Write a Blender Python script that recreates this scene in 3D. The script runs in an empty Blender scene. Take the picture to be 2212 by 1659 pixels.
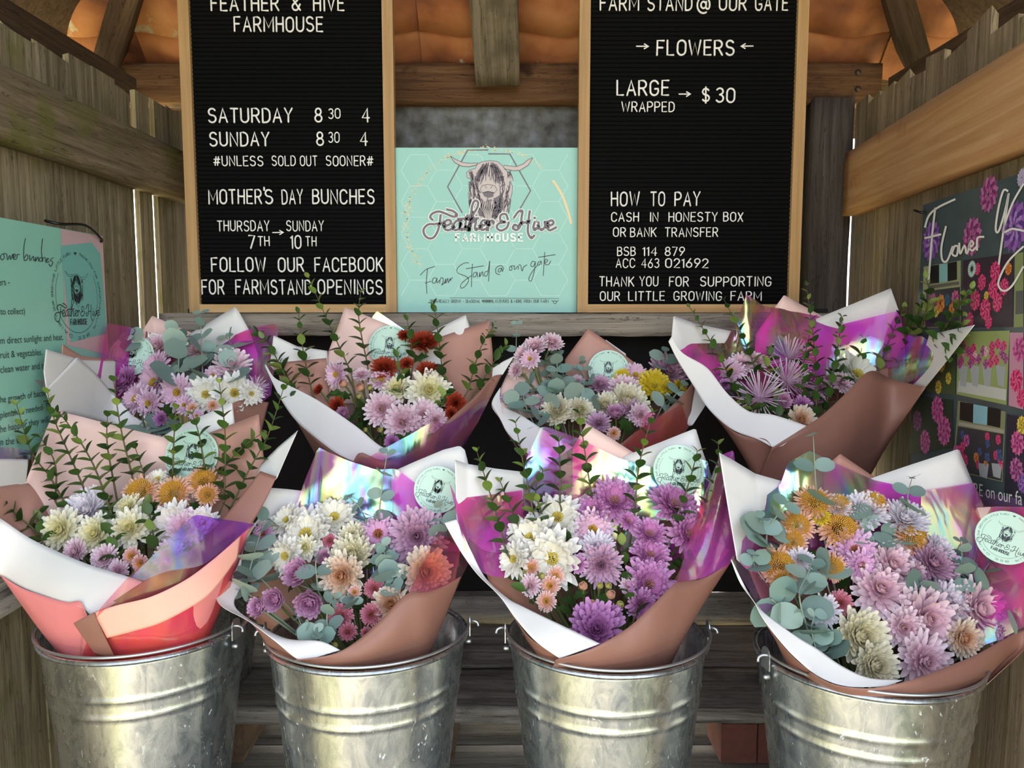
import bpy, math, random
from mathutils import Vector, Matrix, noise

# ------------------------------------------------------------------ camera, sky, sun, exposure
PITCH = math.radians(5.5); FPX = 1660.0; CX, CY = 1106.0, 829.5; HC = 1.38
scene = bpy.context.scene
cam_data = bpy.data.cameras.new('camera'); cam = bpy.data.objects.new('camera', cam_data)
scene.collection.objects.link(cam)
cam.location = (0, 0, HC); cam.rotation_euler = (math.pi / 2 - PITCH, 0, 0)
cam_data.sensor_width = 36.0; cam_data.lens = 36.0 * FPX / 2212.0; cam_data.clip_start = 0.02
scene.camera = cam

world = bpy.data.worlds.new('sky'); scene.world = world; world.use_nodes = True
wn = world.node_tree.nodes; wl = world.node_tree.links
sky = wn.new('ShaderNodeTexSky'); sky.sky_type = 'NISHITA'; sky.sun_disc = False
sky.sun_elevation = math.radians(38); sky.sun_rotation = math.radians(-38)
sky.air_density = 1.0; sky.dust_density = 2.5; sky.ozone_density = 1.0
haze = wn.new('ShaderNodeHueSaturation'); haze.inputs['Saturation'].default_value = 0.4
wl.new(sky.outputs['Color'], haze.inputs['Color']); wl.new(haze.outputs['Color'], wn['Background'].inputs['Color'])
wn['Background'].inputs['Strength'].default_value = 0.42

sun_data = bpy.data.lights.new('sun', 'SUN'); sun = bpy.data.objects.new('sun', sun_data)
scene.collection.objects.link(sun)
sun_data.energy = 7.0; sun_data.angle = math.radians(0.6); sun_data.color = (1.0, 0.93, 0.80)
_to_sun = Vector((math.sin(math.radians(-38)) * math.cos(math.radians(38)), math.cos(math.radians(-38)) * math.cos(math.radians(38)), math.sin(math.radians(38))))
sun.rotation_euler = _to_sun.to_track_quat('Z', 'Y').to_euler()

scene.view_settings.view_transform = 'Standard'; scene.view_settings.look = 'None'
scene.view_settings.gamma = 1.0; scene.view_settings.use_curve_mapping = False
scene.view_settings.exposure = 1.15
scene.cycles.max_bounces = 6; scene.cycles.diffuse_bounces = 3; scene.cycles.glossy_bounces = 3; scene.cycles.transparent_max_bounces = 8

# ------------------------------------------------------------------ helpers
rnd = random.Random(7)
COL = scene.collection
WM = {}                                   # object -> world matrix

def ray(px, py):
    u = (px - CX) / FPX; v = -(py - CY) / FPX
    return Vector((u, math.cos(PITCH) + v * math.sin(PITCH), -math.sin(PITCH) + v * math.cos(PITCH)))
def W(px, py, Y):
    d = ray(px, py); return Vector((0, 0, HC)) + d * (Y / d.y)
def HIT(px, py, p0, n):
    d = ray(px, py); o = Vector((0, 0, HC)); return o + d * ((p0 - o).dot(n) / d.dot(n))
def lin(h):
    h = h.lstrip('#'); r = []
    for i in (0, 2, 4):
        c = int(h[i:i + 2], 16) / 255.0
        r.append(c / 12.92 if c <= 0.04045 else ((c + 0.055) / 1.055) ** 2.4)
    return (r[0], r[1], r[2], 1.0)

def place(o, M, parent=None):
    COL.objects.link(o); WM[o] = M
    if parent is not None:
        o.parent = parent; o.matrix_parent_inverse = WM[parent].inverted()
    o.matrix_basis = M
    return o
def empty(name, loc, label=None, cat=None, group=None, kind=None):
    o = bpy.data.objects.new(name, None); o.empty_display_size = 0.05
    place(o, Matrix.Translation(Vector(loc))); tag(o, label, cat, group, kind); return o
def tag(o, label=None, cat=None, group=None, kind=None):
    for k, v in (('label', label), ('category', cat), ('group', group), ('kind', kind)):
        if v: o[k] = v
    return o
def mesh(name, verts, faces, mats, smooth=False, idx=None):
    me = bpy.data.meshes.new(name); me.from_pydata([tuple(v) for v in verts], [], faces)
    for m in (mats if isinstance(mats, (list, tuple)) else [mats]): me.materials.append(m)
    if smooth: me.polygons.foreach_set('use_smooth', [True] * len(me.polygons))
    if idx: me.polygons.foreach_set('material_index', idx)
    me.update(); return me
def put(name, verts, faces, mats, parent=None, smooth=False, idx=None):
    """world-space vertices -> object with its origin at the middle of them"""
    c = Vector((0, 0, 0))
    for v in verts: c += Vector(v)
    c /= max(1, len(verts))
    me = mesh(name, [Vector(v) - c for v in verts], faces, mats, smooth, idx)
    return place(bpy.data.objects.new(name, me), Matrix.Translation(c), parent)
def inst(name, me, M, parent=None):
    return place(bpy.data.objects.new(name, me), M, parent)
def frame(loc, x, z):
    x = x.normalized(); y = z.cross(x).normalized(); z2 = x.cross(y)
    M = Matrix((x, y, z2)).transposed().to_4x4(); M.translation = loc; return M
def catmull(P, k=6):
    P = [tuple(p) for p in P]
    if len(P) < 3: return P
    out = []; n = len(P)
    for i in range(n - 1):
        p0 = P[max(i - 1, 0)]; p1 = P[i]; p2 = P[i + 1]; p3 = P[min(i + 2, n - 1)]
        for j in range(k):
            t = j / k; t2 = t * t; t3 = t2 * t
            out.append(tuple(0.5 * (2 * b + (c - a) * t + (2 * a - 5 * b + 4 * c - d) * t2 + (3 * b - a - 3 * c + d) * t3) for a, b, c, d in zip(p0, p1, p2, p3)))
    out.append(P[-1]); return out
def resample(P, n):
    P = [Vector(p) for p in P]; L = [0.0]
    for a, b in zip(P, P[1:]): L.append(L[-1] + (b - a).length)
    out = []; j = 0
    for i in range(n):
        s = L[-1] * i / (n - 1)
        while j < len(L) - 2 and L[j + 1] < s: j += 1
        d = L[j + 1] - L[j]; t = 0 if d < 1e-9 else (s - L[j]) / d
        out.append(P[j].lerp(P[j + 1], min(1, max(0, t))))
    return out
def tube(P, r, sides=6, cap=True, rfun=None, flat=1.0, upv=None):
    """tube along points; returns verts, faces"""
    P = [Vector(p) for p in P]; V = []; Fc = []; n = len(P)
    prev = None
    for i, p in enumerate(P):
        t = (P[min(i + 1, n - 1)] - P[max(i - 1, 0)])
        if t.length < 1e-9: t = Vector((0, 0, 1))
        t.normalize()
        up = upv if upv is not None else (prev if prev is not None else (Vector((0, 0, 1)) if abs(t.z) < .9 else Vector((1, 0, 0))))
        a = (up - t * up.dot(t))
        if a.length < 1e-6: a = t.orthogonal()
        a.normalize(); b = t.cross(a); prev = a
        rr = r * (rfun(i / (n - 1)) if rfun and n > 1 else 1.0)
        for k in range(sides):
            th = 2 * math.pi * k / sides
            V.append(p + a * (math.cos(th) * rr * flat) + b * (math.sin(th) * rr))
    for i in range(n - 1):
        for k in range(sides):
            k2 = (k + 1) % sides
            Fc.append((i * sides + k, i * sides + k2, (i + 1) * sides + k2, (i + 1) * sides + k))
    if cap:
        Fc.append(tuple(reversed(range(sides)))); Fc.append(tuple((n - 1) * sides + k for k in range(sides)))
    return V, Fc
def merge(parts):
    V = []; Fc = []
    for v, f in parts:
        o = len(V); V += v; Fc += [tuple(i + o for i in q) for q in f]
    return V, Fc
def boxv(x0, x1, y0, y1, z0, z1):
    V = [Vector((x, y, z)) for z in (z0, z1) for y in (y0, y1) for x in (x0, x1)]
    return V, [(0, 2, 3, 1), (4, 5, 7, 6), (0, 1, 5, 4), (2, 6, 7, 3), (0, 4, 6, 2), (1, 3, 7, 5)]
def plank(name, p0, p1, facing, width, thick, mat, parent=None, segs=1, sub=1, amp=0.0, seed=0, ends=0.0):
    """board from p0 to p1; local x is the grain; facing = direction of its broad face"""
    p0 = Vector(p0); p1 = Vector(p1); L = (p1 - p0).length
    M = frame((p0 + p1) / 2, p1 - p0, Vector(facing))
    sec = []
    for i in range(sub): sec.append((-.5 + i / sub, .5))
    for i in range(max(1, sub // 3)): sec.append((.5, .5 - i / max(1, sub // 3)))
    for i in range(sub): sec.append((.5 - i / sub, -.5))
    for i in range(max(1, sub // 3)): sec.append((-.5, -.5 + i / max(1, sub // 3)))
    V = []; Fc = []; m = len(sec); rr = random.Random(seed)
    for i in range(segs + 1):
        for (a, b) in sec:
            x = -L / 2 + L * i / segs
            if i in (0, segs) and ends: x += rr.uniform(-ends, ends)
            v = Vector((x, a * width, b * thick))
            if amp:
                q = Vector((x * 5 + seed * 3.1, v.y * 26, v.z * 26 + seed))
                q2 = Vector((x * 22 + seed, v.y * 80, v.z * 80))
                d = noise.noise(q) + 0.5 * noise.noise(q2)
                d2 = noise.noise(q + Vector((31, 7, 3)))
                v.z += amp * d * (1 if b > 0 else -1); v.y += amp * d2 * (1.6 if abs(a) == .5 else .3)
            V.append(v)
    for i in range(segs):
        for k in range(m):
            k2 = (k + 1) % m
            Fc.append((i * m + k, (i + 1) * m + k, (i + 1) * m + k2, i * m + k2))
    Fc.append(tuple(range(m))); Fc.append(tuple(reversed([segs * m + k for k in range(m)])))
    return inst(name, mesh(name, V, Fc, mat, smooth=amp > 0 and segs > 20), M, parent)

# ------------------------------------------------------------------ materials
def newmat(name):
    m = bpy.data.materials.new(name); m.use_nodes = True
    nt = m.node_tree; return m, nt, nt.nodes['Principled BSDF']
def plain(name, hexc, rough=.5, metal=0.0, spec=.5, var=0.0, bump=0.0, scale=60):
    m, nt, b = newmat(name)
    b.inputs['Base Color'].default_value = lin(hexc); b.inputs['Roughness'].default_value = rough
    b.inputs['Metallic'].default_value = metal; b.inputs['Specular IOR Level'].default_value = spec
    if var or bump:
        tc = nt.nodes.new('ShaderNodeTexCoord'); nz = nt.nodes.new('ShaderNodeTexNoise')
        nz.inputs['Scale'].default_value = scale; nz.inputs['Detail'].default_value = 4
        nt.links.new(tc.outputs['Object'], nz.inputs['Vector'])
        if var:
            hs = nt.nodes.new('ShaderNodeHueSaturation'); hs.inputs['Color'].default_value = lin(hexc)
            mr = nt.nodes.new('ShaderNodeMapRange'); mr.inputs['To Min'].default_value = 1 - var; mr.inputs['To Max'].default_value = 1 + var
            nt.links.new(nz.outputs['Fac'], mr.inputs['Value']); nt.links.new(mr.outputs['Result'], hs.inputs['Value'])
            nt.links.new(hs.outputs['Color'], b.inputs['Base Color'])
        if bump:
            bp = nt.nodes.new('ShaderNodeBump'); bp.inputs['Strength'].default_value = bump; bp.inputs['Distance'].default_value = .002
            nt.links.new(nz.outputs['Fac'], bp.inputs['Height']); nt.links.new(bp.outputs['Normal'], b.inputs['Normal'])
    return m
def ramp(nt, fac, stops):
    r = nt.nodes.new('ShaderNodeValToRGB'); e = r.color_ramp.elements
    while len(e) < len(stops): e.new(.5)
    for k, (p, c) in enumerate(stops): e[k].position = p; e[k].color = lin(c) if isinstance(c, str) else c
    nt.links.new(fac, r.inputs['Fac']); return r.outputs['Color']
def mixc(nt, fac, a, b, mode='MIX'):
    x = nt.nodes.new('ShaderNodeMix'); x.data_type = 'RGBA'; x.blend_type = mode
    for s, v in ((x.inputs[0], fac), (x.inputs[6], a), (x.inputs[7], b)):
        if isinstance(v, (int, float, tuple)): s.default_value = v
        else: nt.links.new(v, s)
    return x.outputs[2]
def wood(name, stops, patch=None, patch_amt=(.55, .7), rough=.85, grain=38, bump=.6, crack=True):
    """weathered timber, grain along local x"""
    m, nt, b = newmat(name); N = nt.nodes.new; Lk = nt.links.new
    tc = N('ShaderNodeTexCoord'); oi = N('ShaderNodeObjectInfo')
    cm = N('ShaderNodeCombineXYZ'); ml = N('ShaderNodeMath'); ml.operation = 'MULTIPLY'; ml.inputs[1].default_value = 13.7
    Lk(oi.outputs['Random'], ml.inputs[0])
    for i in range(3): Lk(ml.outputs[0], cm.inputs[i])
    ad = N('ShaderNodeVectorMath'); Lk(tc.outputs['Object'], ad.inputs[0]); Lk(cm.outputs[0], ad.inputs[1])
    mp = N('ShaderNodeMapping'); mp.inputs['Scale'].default_value = (1.6, grain, grain); Lk(ad.outputs[0], mp.inputs['Vector'])
    n1 = N('ShaderNodeTexNoise'); n1.inputs['Scale'].default_value = 1.6; n1.inputs['Detail'].default_value = 8; n1.inputs['Roughness'].default_value = .68; n1.inputs['Distortion'].default_value = .6
    Lk(mp.outputs[0], n1.inputs['Vector'])
    col = ramp(nt, n1.outputs['Fac'], stops)
    n2 = N('ShaderNodeTexNoise'); n2.inputs['Scale'].default_value = 9; n2.inputs['Detail'].default_value = 6; Lk(ad.outputs[0], n2.inputs['Vector'])
    if patch:
        f = ramp(nt, n2.outputs['Fac'], [(patch_amt[0], (0, 0, 0, 1)), (patch_amt[1], (1, 1, 1, 1))])
        mu = N('ShaderNodeMath'); mu.operation = 'MULTIPLY'; mu.inputs[1].default_value = .75; Lk(f, mu.inputs[0])
        col = mixc(nt, mu.outputs[0], col, lin(patch))
    hs = N('ShaderNodeHueSaturation'); mr = N('ShaderNodeMapRange'); mr.inputs['To Min'].default_value = .78; mr.inputs['To Max'].default_value = 1.18
    Lk(oi.outputs['Random'], mr.inputs['Value']); Lk(mr.outputs[0], hs.inputs['Value']); Lk(col, hs.inputs['Color'])
    col = hs.outputs[0]
    if crack:
        mp2 = N('ShaderNodeMapping'); mp2.inputs['Scale'].default_value = (1.2, 26, 26); Lk(ad.outputs[0], mp2.inputs['Vector'])
        n3 = N('ShaderNodeTexNoise'); n3.inputs['Scale'].default_value = 3; n3.inputs['Detail'].default_value = 3; n3.inputs['Distortion'].default_value = 1.2; Lk(mp2.outputs[0], n3.inputs['Vector'])
        cr = ramp(nt, n3.outputs['Fac'], [(.485, (1, 1, 1, 1)), (.5, (.25, .22, .2, 1)), (.515, (1, 1, 1, 1))])
        col = mixc(nt, .8, col, cr, 'MULTIPLY')
    Lk(col, b.inputs['Base Color']); b.inputs['Roughness'].default_value = rough; b.inputs['Specular IOR Level'].default_value = .25
    bp = N('ShaderNodeBump'); bp.inputs['Strength'].default_value = bump; bp.inputs['Distance'].default_value = .004
    Lk(n1.outputs['Fac'], bp.inputs['Height']); Lk(bp.outputs[0], b.inputs['Normal'])
    return m
M_ = {}
M_['plank_left'] = wood('weathered_fence_wood', [(.25, '#4c4231'), (.5, '#8d7f64'), (.75, '#b8ab8d')], patch='#6c683c')
M_['plank_right'] = wood('weathered_paling_wood', [(.25, '#5a4a36'), (.5, '#94826a'), (.75, '#b9a98e')], patch='#7d7450')
M_['rail_left'] = wood('mossy_rail_wood', [(.2, '#3c3328'), (.5, '#7c6c54'), (.8, '#a5937a')], patch='#6b6a34', patch_amt=(.5, .62))
M_['rail_right'] = wood('sawn_cedar_wood', [(.2, '#b07c4c'), (.5, '#cc9c6e'), (.8, '#e0b88c')], patch='#a8744a', patch_amt=(.6, .7), crack=False, bump=.3)
M_['beam'] = wood('brown_beam_wood', [(.2, '#3a2618'), (.5, '#77553a'), (.8, '#9a7654')], patch='#33211a', patch_amt=(.58, .66))
M_['rafter'] = wood('grey_rafter_wood', [(.2, '#40382c'), (.5, '#6f6454'), (.8, '#8d8172')], patch='#4d4536')
M_['grey'] = wood('silver_grey_bench_wood', [(.30, '#55504a'), (.46, '#a59e95'), (.7, '#d6cec4')], patch='#8a837a', bump=1.0, grain=30)
M_['ledge'] = wood('grey_ledge_wood', [(.28, '#4a463f'), (.48, '#94897c'), (.72, '#b9ada0')], bump=.9, grain=26)
M_['post'] = wood('dark_post_wood', [(.2, '#2c2723'), (.5, '#5a524b'), (.8, '#7a7068')])
M_['oak'] = wood('oak_frame_wood', [(.2, '#a8804e'), (.5, '#c49c6a'), (.8, '#d8b584')], rough=.5, bump=.15, crack=False)
M_['block'] = wood('brown_block_wood', [(.2, '#3a2c22'), (.5, '#6f5a48'), (.8, '#917a66')], patch='#6b4a34')
M_['rooftimber'] = wood('dark_roof_timber', [(.2, '#2a1f18'), (.5, '#4c3a2c'), (.8, '#66503e')])
M_['lowshelf'] = wood('dull_shelf_wood', [(.2, '#55524d'), (.5, '#8d8880'), (.8, '#aaa59d')])
def sheetmetal():
    m, nt, b = newmat('dark_galvanised_sheet'); N = nt.nodes.new; Lk = nt.links.new
    tc = N('ShaderNodeTexCoord'); nz = N('ShaderNodeTexNoise'); nz.inputs['Scale'].default_value = 26; nz.inputs['Detail'].default_value = 7
    Lk(tc.outputs['Object'], nz.inputs['Vector'])
    Lk(ramp(nt, nz.outputs['Fac'], [(.3, '#4c4a46'), (.5, '#716f6b'), (.7, '#8c8f93')]), b.inputs['Base Color'])
    b.inputs['Roughness'].default_value = .6; b.inputs['Metallic'].default_value = .25; return m
M_['sheet'] = sheetmetal()
M_['blacksheet'] = plain('black_backing_sheet', '#1d1a19', .7, var=.5, scale=14)
def terracotta():
    m, nt, b = newmat('terracotta'); N = nt.nodes.new; Lk = nt.links.new
    tc = N('ShaderNodeTexCoord'); oi = N('ShaderNodeObjectInfo'); ad = N('ShaderNodeVectorMath')
    Lk(tc.outputs['Object'], ad.inputs[0]); Lk(oi.outputs['Random'], ad.inputs[1])
    n1 = N('ShaderNodeTexNoise'); n1.inputs['Scale'].default_value = 7; n1.inputs['Detail'].default_value = 5; Lk(ad.outputs[0], n1.inputs['Vector'])
    col = ramp(nt, n1.outputs['Fac'], [(.3, '#6a3c26'), (.5, '#a8663c'), (.75, '#c98c5a')])
    n2 = N('ShaderNodeTexNoise'); n2.inputs['Scale'].default_value = 5; n2.inputs['Detail'].default_value = 8; n2.inputs['Roughness'].default_value = .7; Lk(ad.outputs[0], n2.inputs['Vector'])
    f = ramp(nt, n2.outputs['Fac'], [(.62, (0, 0, 0, 1)), (.66, (1, 1, 1, 1))])
    col = mixc(nt, f, col, lin('#b9ae96')); Lk(col, b.inputs['Base Color']); b.inputs['Roughness'].default_value = .75
    bp = N('ShaderNodeBump'); bp.inputs['Strength'].default_value = .4; bp.inputs['Distance'].default_value = .004
    Lk(n2.outputs['Fac'], bp.inputs['Height']); Lk(bp.outputs[0], b.inputs['Normal']); return m
M_['tile'] = terracotta()
def galv():
    m, nt, b = newmat('galvanised_steel'); N = nt.nodes.new; Lk = nt.links.new
    tc = N('ShaderNodeTexCoord'); oi = N('ShaderNodeObjectInfo'); ad = N('ShaderNodeVectorMath'); Lk(tc.outputs['Object'], ad.inputs[0]); Lk(oi.outputs['Random'], ad.inputs[1])
    mp = N('ShaderNodeMapping'); mp.inputs['Scale'].default_value = (1, 1, .45); Lk(ad.outputs[0], mp.inputs['Vector'])
    v = N('ShaderNodeTexNoise'); v.inputs['Scale'].default_value = 38; v.inputs['Detail'].default_value = 6; v.inputs['Roughness'].default_value = .7; v.inputs['Distortion'].default_value = 1.5; Lk(mp.outputs[0], v.inputs['Vector'])
    col = ramp(nt, v.outputs['Fac'], [(.3, '#9aa2a8'), (.5, '#c0c5c6'), (.72, '#dcdedb')])
    n2 = N('ShaderNodeTexNoise'); n2.inputs['Scale'].default_value = 95; n2.inputs['Detail'].default_value = 4; n2.inputs['Distortion'].default_value = 2; Lk(mp.outputs[0], n2.inputs['Vector'])
    sp = ramp(nt, n2.outputs['Fac'], [(.66, (0, 0, 0, 1)), (.72, (1, 1, 1, 1))])
    col = mixc(nt, sp, col, lin('#e4e8ea')); Lk(col, b.inputs['Base Color'])
    mr = N('ShaderNodeMapRange'); mr.inputs['To Min'].default_value = .14; mr.inputs['To Max'].default_value = .42; Lk(v.outputs['Fac'], mr.inputs['Value'])
    rr = mixc(nt, sp, mr.outputs[0], (.85, .85, .85, 1)); Lk(rr, b.inputs['Roughness']); b.inputs['Metallic'].default_value = .95
    return m
M_['galv'] = galv()
M_['wire'] = plain('galvanised_wire', '#b8bcc0', .35, .9)
M_['felt'] = plain('black_felt', '#0b0b0c', .95, spec=.15)
M_['letter'] = plain('white_plastic', '#f4f2ec', .4)
M_['mint'] = plain('mint_print', '#98cdc1', .38, var=.06, scale=5)
M_['mintlight'] = plain('pale_mint_line', '#c2e6dc', .4)
M_['taupe'] = plain('taupe_print', '#c9bbb6', .4)
M_['darktaupe'] = plain('dark_taupe_print', '#6d6068', .4)
M_['offwhite'] = plain('off_white_print', '#f0f2ee', .4)
M_['ink'] = plain('dark_ink_print', '#2d3a3c', .4)
M_['gold'] = plain('gold_fleck_print', '#ecd3a0', .35)
M_['sticker'] = plain('mint_sticker', '#bcdccb', .35)
M_['black'] = plain('black_plastic', '#0d0d0d', .4)
M_['nail'] = plain('rusty_nail', '#5a4a40', .5, .6)
M_['brick'] = plain('red_brick', '#7a4a3c', .9, var=.35, bump=.6, scale=45)
M_['ground'] = plain('dry_lawn_grass', '#9a946c', .95, var=.4, scale=4)
M_['path'] = plain('pale_concrete', '#cabda4', .9, var=.12, scale=6)
M_['hole'] = plain('brass_eyelet', '#d8d4cc', .3, .8)
def paper(name, hexc, rough=.55, sheen=0.0):
    m, nt, b = newmat(name); N = nt.nodes.new; Lk = nt.links.new
    b.inputs['Base Color'].default_value = lin(hexc); b.inputs['Roughness'].default_value = rough; b.inputs['Specular IOR Level'].default_value = .35
    tc = N('ShaderNodeTexCoord'); nz = N('ShaderNodeTexNoise'); nz.inputs['Scale'].default_value = 11; nz.inputs['Detail'].default_value = 2; nz.inputs['Distortion'].default_value = .8
    Lk(tc.outputs['Object'], nz.inputs['Vector']); bp = N('ShaderNodeBump'); bp.inputs['Strength'].default_value = .25; bp.inputs['Distance'].default_value = .01
    Lk(nz.outputs['Fac'], bp.inputs['Height']); Lk(bp.outputs[0], b.inputs['Normal']); return m
M_['white'] = paper('white_paper', '#e4e1de'); M_['brown'] = paper('mauve_brown_paper', '#8f6557', .42)
M_['pink'] = paper('blush_pink_paper', '#f2cdc4', .42); M_['coral'] = paper('coral_paper', '#ee8d8c', .4); M_['salmon'] = paper('salmon_paper', '#f2b09c', .45)
M_['mauve'] = paper('dusty_mauve_paper', '#bd8d7e', .42)
def film(name, tint, alt, gloss=.5, soft=.2, hue=0.0):
    """iridescent cellophane: dyed see-through film, a little milky, creased patches of rainbow gloss"""
    m = bpy.data.materials.new(name); m.use_nodes = True; nt = m.node_tree; nt.nodes.clear(); N = nt.nodes.new; Lk = nt.links.new
    out = N('ShaderNodeOutputMaterial'); tc = N('ShaderNodeTexCoord'); oi = N('ShaderNodeObjectInfo'); ad = N('ShaderNodeVectorMath'); ml = N('ShaderNodeVectorMath'); ml.operation = 'SCALE'; ml.inputs['Scale'].default_value = 7
    Lk(oi.outputs['Random'], ml.inputs[0]); Lk(tc.outputs['Object'], ad.inputs[0]); Lk(ml.outputs[0], ad.inputs[1])
    nz = N('ShaderNodeTexNoise'); nz.inputs['Scale'].default_value = 6; nz.inputs['Detail'].default_value = 2; nz.inputs['Distortion'].default_value = 1.6; Lk(ad.outputs[0], nz.inputs['Vector'])
    dye = ramp(nt, nz.outputs['Fac'], [(.38, tint), (.62, alt)])
    tr = N('ShaderNodeBsdfTransparent'); Lk(dye, tr.inputs['Color'])
    df = N('ShaderNodeBsdfDiffuse'); Lk(dye, df.inputs['Color'])
    mp = N('ShaderNodeMapping'); mp.inputs['Scale'].default_value = (9, 9, 1.0); mp.inputs['Rotation'].default_value = (0, .5 + hue, 0); Lk(ad.outputs[0], mp.inputs['Vector'])
    n2 = N('ShaderNodeTexNoise'); n2.inputs['Scale'].default_value = 2.2; n2.inputs['Detail'].default_value = 2; n2.inputs['Distortion'].default_value = 1.0; Lk(mp.outputs[0], n2.inputs['Vector'])
    gl = N('ShaderNodeBsdfGlossy'); gl.inputs['Roughness'].default_value = .16
    Lk(ramp(nt, n2.outputs['Fac'], [(.30, '#d49cff'), (.40, '#8fe8ff'), (.47, '#b0ffc8'), (.56, '#f2ff9c'), (.66, '#fff0b8'), (.76, '#ffb4ee')]), gl.inputs['Color'])
    bp = N('ShaderNodeBump'); bp.inputs['Strength'].default_value = .35; bp.inputs['Distance'].default_value = .01; Lk(n2.outputs['Fac'], bp.inputs['Height']); Lk(bp.outputs[0], gl.inputs['Normal'])
    n3 = N('ShaderNodeTexNoise'); n3.inputs['Scale'].default_value = 5.5; n3.inputs['Detail'].default_value = 3; n3.inputs['Distortion'].default_value = .7; Lk(ad.outputs[0], n3.inputs['Vector'])
    msk = ramp(nt, n3.outputs['Fac'], [(.47, (.05, .05, .05, 1)), (.60, (gloss, gloss, gloss, 1))])
    m1 = N('ShaderNodeMixShader'); m1.inputs[0].default_value = soft; Lk(tr.outputs[0], m1.inputs[1]); Lk(df.outputs[0], m1.inputs[2])
    mx = N('ShaderNodeMixShader'); Lk(msk, mx.inputs[0]); Lk(m1.outputs[0], mx.inputs[1]); Lk(gl.outputs[0], mx.inputs[2]); Lk(mx.outputs[0], out.inputs['Surface']); return m
M_['film'] = film('iridescent_magenta_film', '#f46fe8', '#fb86b8', .45, .25)
M_['film_purple'] = film('iridescent_violet_film', '#c8a0f6', '#f2b8e2', .3, .06, .7)
M_['film_coral'] = film('iridescent_coral_film', '#fbacd0', '#ffc2b8', .18, .05, .4)
M_['film_bright'] = film('iridescent_bright_film', '#f27cf0', '#f790d8', .8, .14, .2)
M_['film_violet'] = film('iridescent_blue_violet_film', '#8c84f4', '#b878f2', .2, .12, .3)
def leafmat(name, rough=.4, trans=.25, tone='#ffffff'):
    m, nt, b = newmat(name); N = nt.nodes.new; Lk = nt.links.new
    oi = N('ShaderNodeObjectInfo'); hs = N('ShaderNodeHueSaturation'); mr = N('ShaderNodeMapRange'); mr.inputs['To Min'].default_value = .75; mr.inputs['To Max'].default_value = 1.25
    Lk(oi.outputs['Random'], mr.inputs['Value']); Lk(mr.outputs[0], hs.inputs['Value']); Lk(oi.outputs['Color'], hs.inputs['Color'])
    Lk(hs.outputs[0], b.inputs['Base Color']); b.inputs['Roughness'].default_value = rough; b.inputs['Specular IOR Level'].default_value = .4
    ts = N('ShaderNodeBsdfTranslucent'); Lk(hs.outputs[0], ts.inputs['Color']); mx = N('ShaderNodeMixShader'); mx.inputs[0].default_value = trans
    Lk(b.outputs[0], mx.inputs[1]); Lk(ts.outputs[0], mx.inputs[2]); Lk(mx.outputs[0], nt.nodes['Material Output'].inputs['Surface']); return m
M_['leaf'] = leafmat('glossy_green_leaf', .38, .2); M_['euc'] = leafmat('blue_grey_eucalyptus_leaf', .6, .15)
M_['stem'] = plain('green_stem', '#7f8f55', .6); M_['twig'] = plain('brown_green_twig', '#5a5230', .7); M_['eucstem'] = plain('grey_green_stem', '#8d9a86', .6)
def petalmat(name, base, tip, inner, trans=.25):
    """attribute r = base..tip of the petal, g = outer..inner ring, b = per-petal chance"""
    m, nt, b = newmat(name); N = nt.nodes.new; Lk = nt.links.new
    at = N('ShaderNodeAttribute'); at.attribute_name = 'pet'; sp = N('ShaderNodeSeparateColor'); Lk(at.outputs['Color'], sp.inputs[0])
    c = mixc(nt, sp.outputs[0], lin(base), lin(tip)); c = mixc(nt, sp.outputs[1], c, lin(inner))
    hs = N('ShaderNodeHueSaturation'); mr = N('ShaderNodeMapRange'); mr.inputs['To Min'].default_value = .88; mr.inputs['To Max'].default_value = 1.08
    Lk(sp.outputs[2], mr.inputs['Value']); Lk(mr.outputs[0], hs.inputs['Value']); Lk(c, hs.inputs['Color'])
    Lk(hs.outputs[0], b.inputs['Base Color']); b.inputs['Roughness'].default_value = .55; b.inputs['Specular IOR Level'].default_value = .25
    ts = N('ShaderNodeBsdfTranslucent'); Lk(hs.outputs[0], ts.inputs['Color']); mx = N('ShaderNodeMixShader'); mx.inputs[0].default_value = trans
    Lk(b.outputs[0], mx.inputs[1]); Lk(ts.outputs[0], mx.inputs[2]); Lk(mx.outputs[0], nt.nodes['Material Output'].inputs['Surface']); return m
def attrmat(name, rough=.4):
    m, nt, b = newmat(name); at = nt.nodes.new('ShaderNodeAttribute'); at.attribute_name = 'Col'
    nt.links.new(at.outputs['Color'], b.inputs['Base Color']); b.inputs['Roughness'].default_value = rough; return m
M_['photo'] = attrmat('printed_photo')
# ------------------------------------------------------------------ the stand itself
Y_BEAM, Y_LEDGE, Y_BACK = 2.12, 1.735, 2.17
XL = -0.88
def XR(y): return 0.68 + 0.11 * y
NR = Vector((-1, 0.11, 0)).normalized(); DR = Vector((0.11, 1, 0)).normalized()
Z_LEDGE = W(1106, 676, 1.78).z; Z_BENCH = HC - 0.778; Z_LOW = HC - 0.898
Z_BT = W(1106, 137, Y_BEAM).z; Z_BB = W(1106, 221, Y_BEAM).z

ground = put('floor', [(-14, -14, 0), (14, -14, 0), (14, 14, 0), (-14, 14, 0)], [(0, 1, 2, 3)], M_['ground']); tag(ground, 'dry sunlit grass ground around the stand', 'ground', kind='structure')
for k in range(6):  # unseen pale path, added as a bright band in the bucket reflections
    v, f = boxv(-.75, .75, .62 - (k + 1) * 1.2 + .012, .62 - k * 1.2, -.03, .018); put('added_path_slab', v, f, M_['path'], ground)

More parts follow.
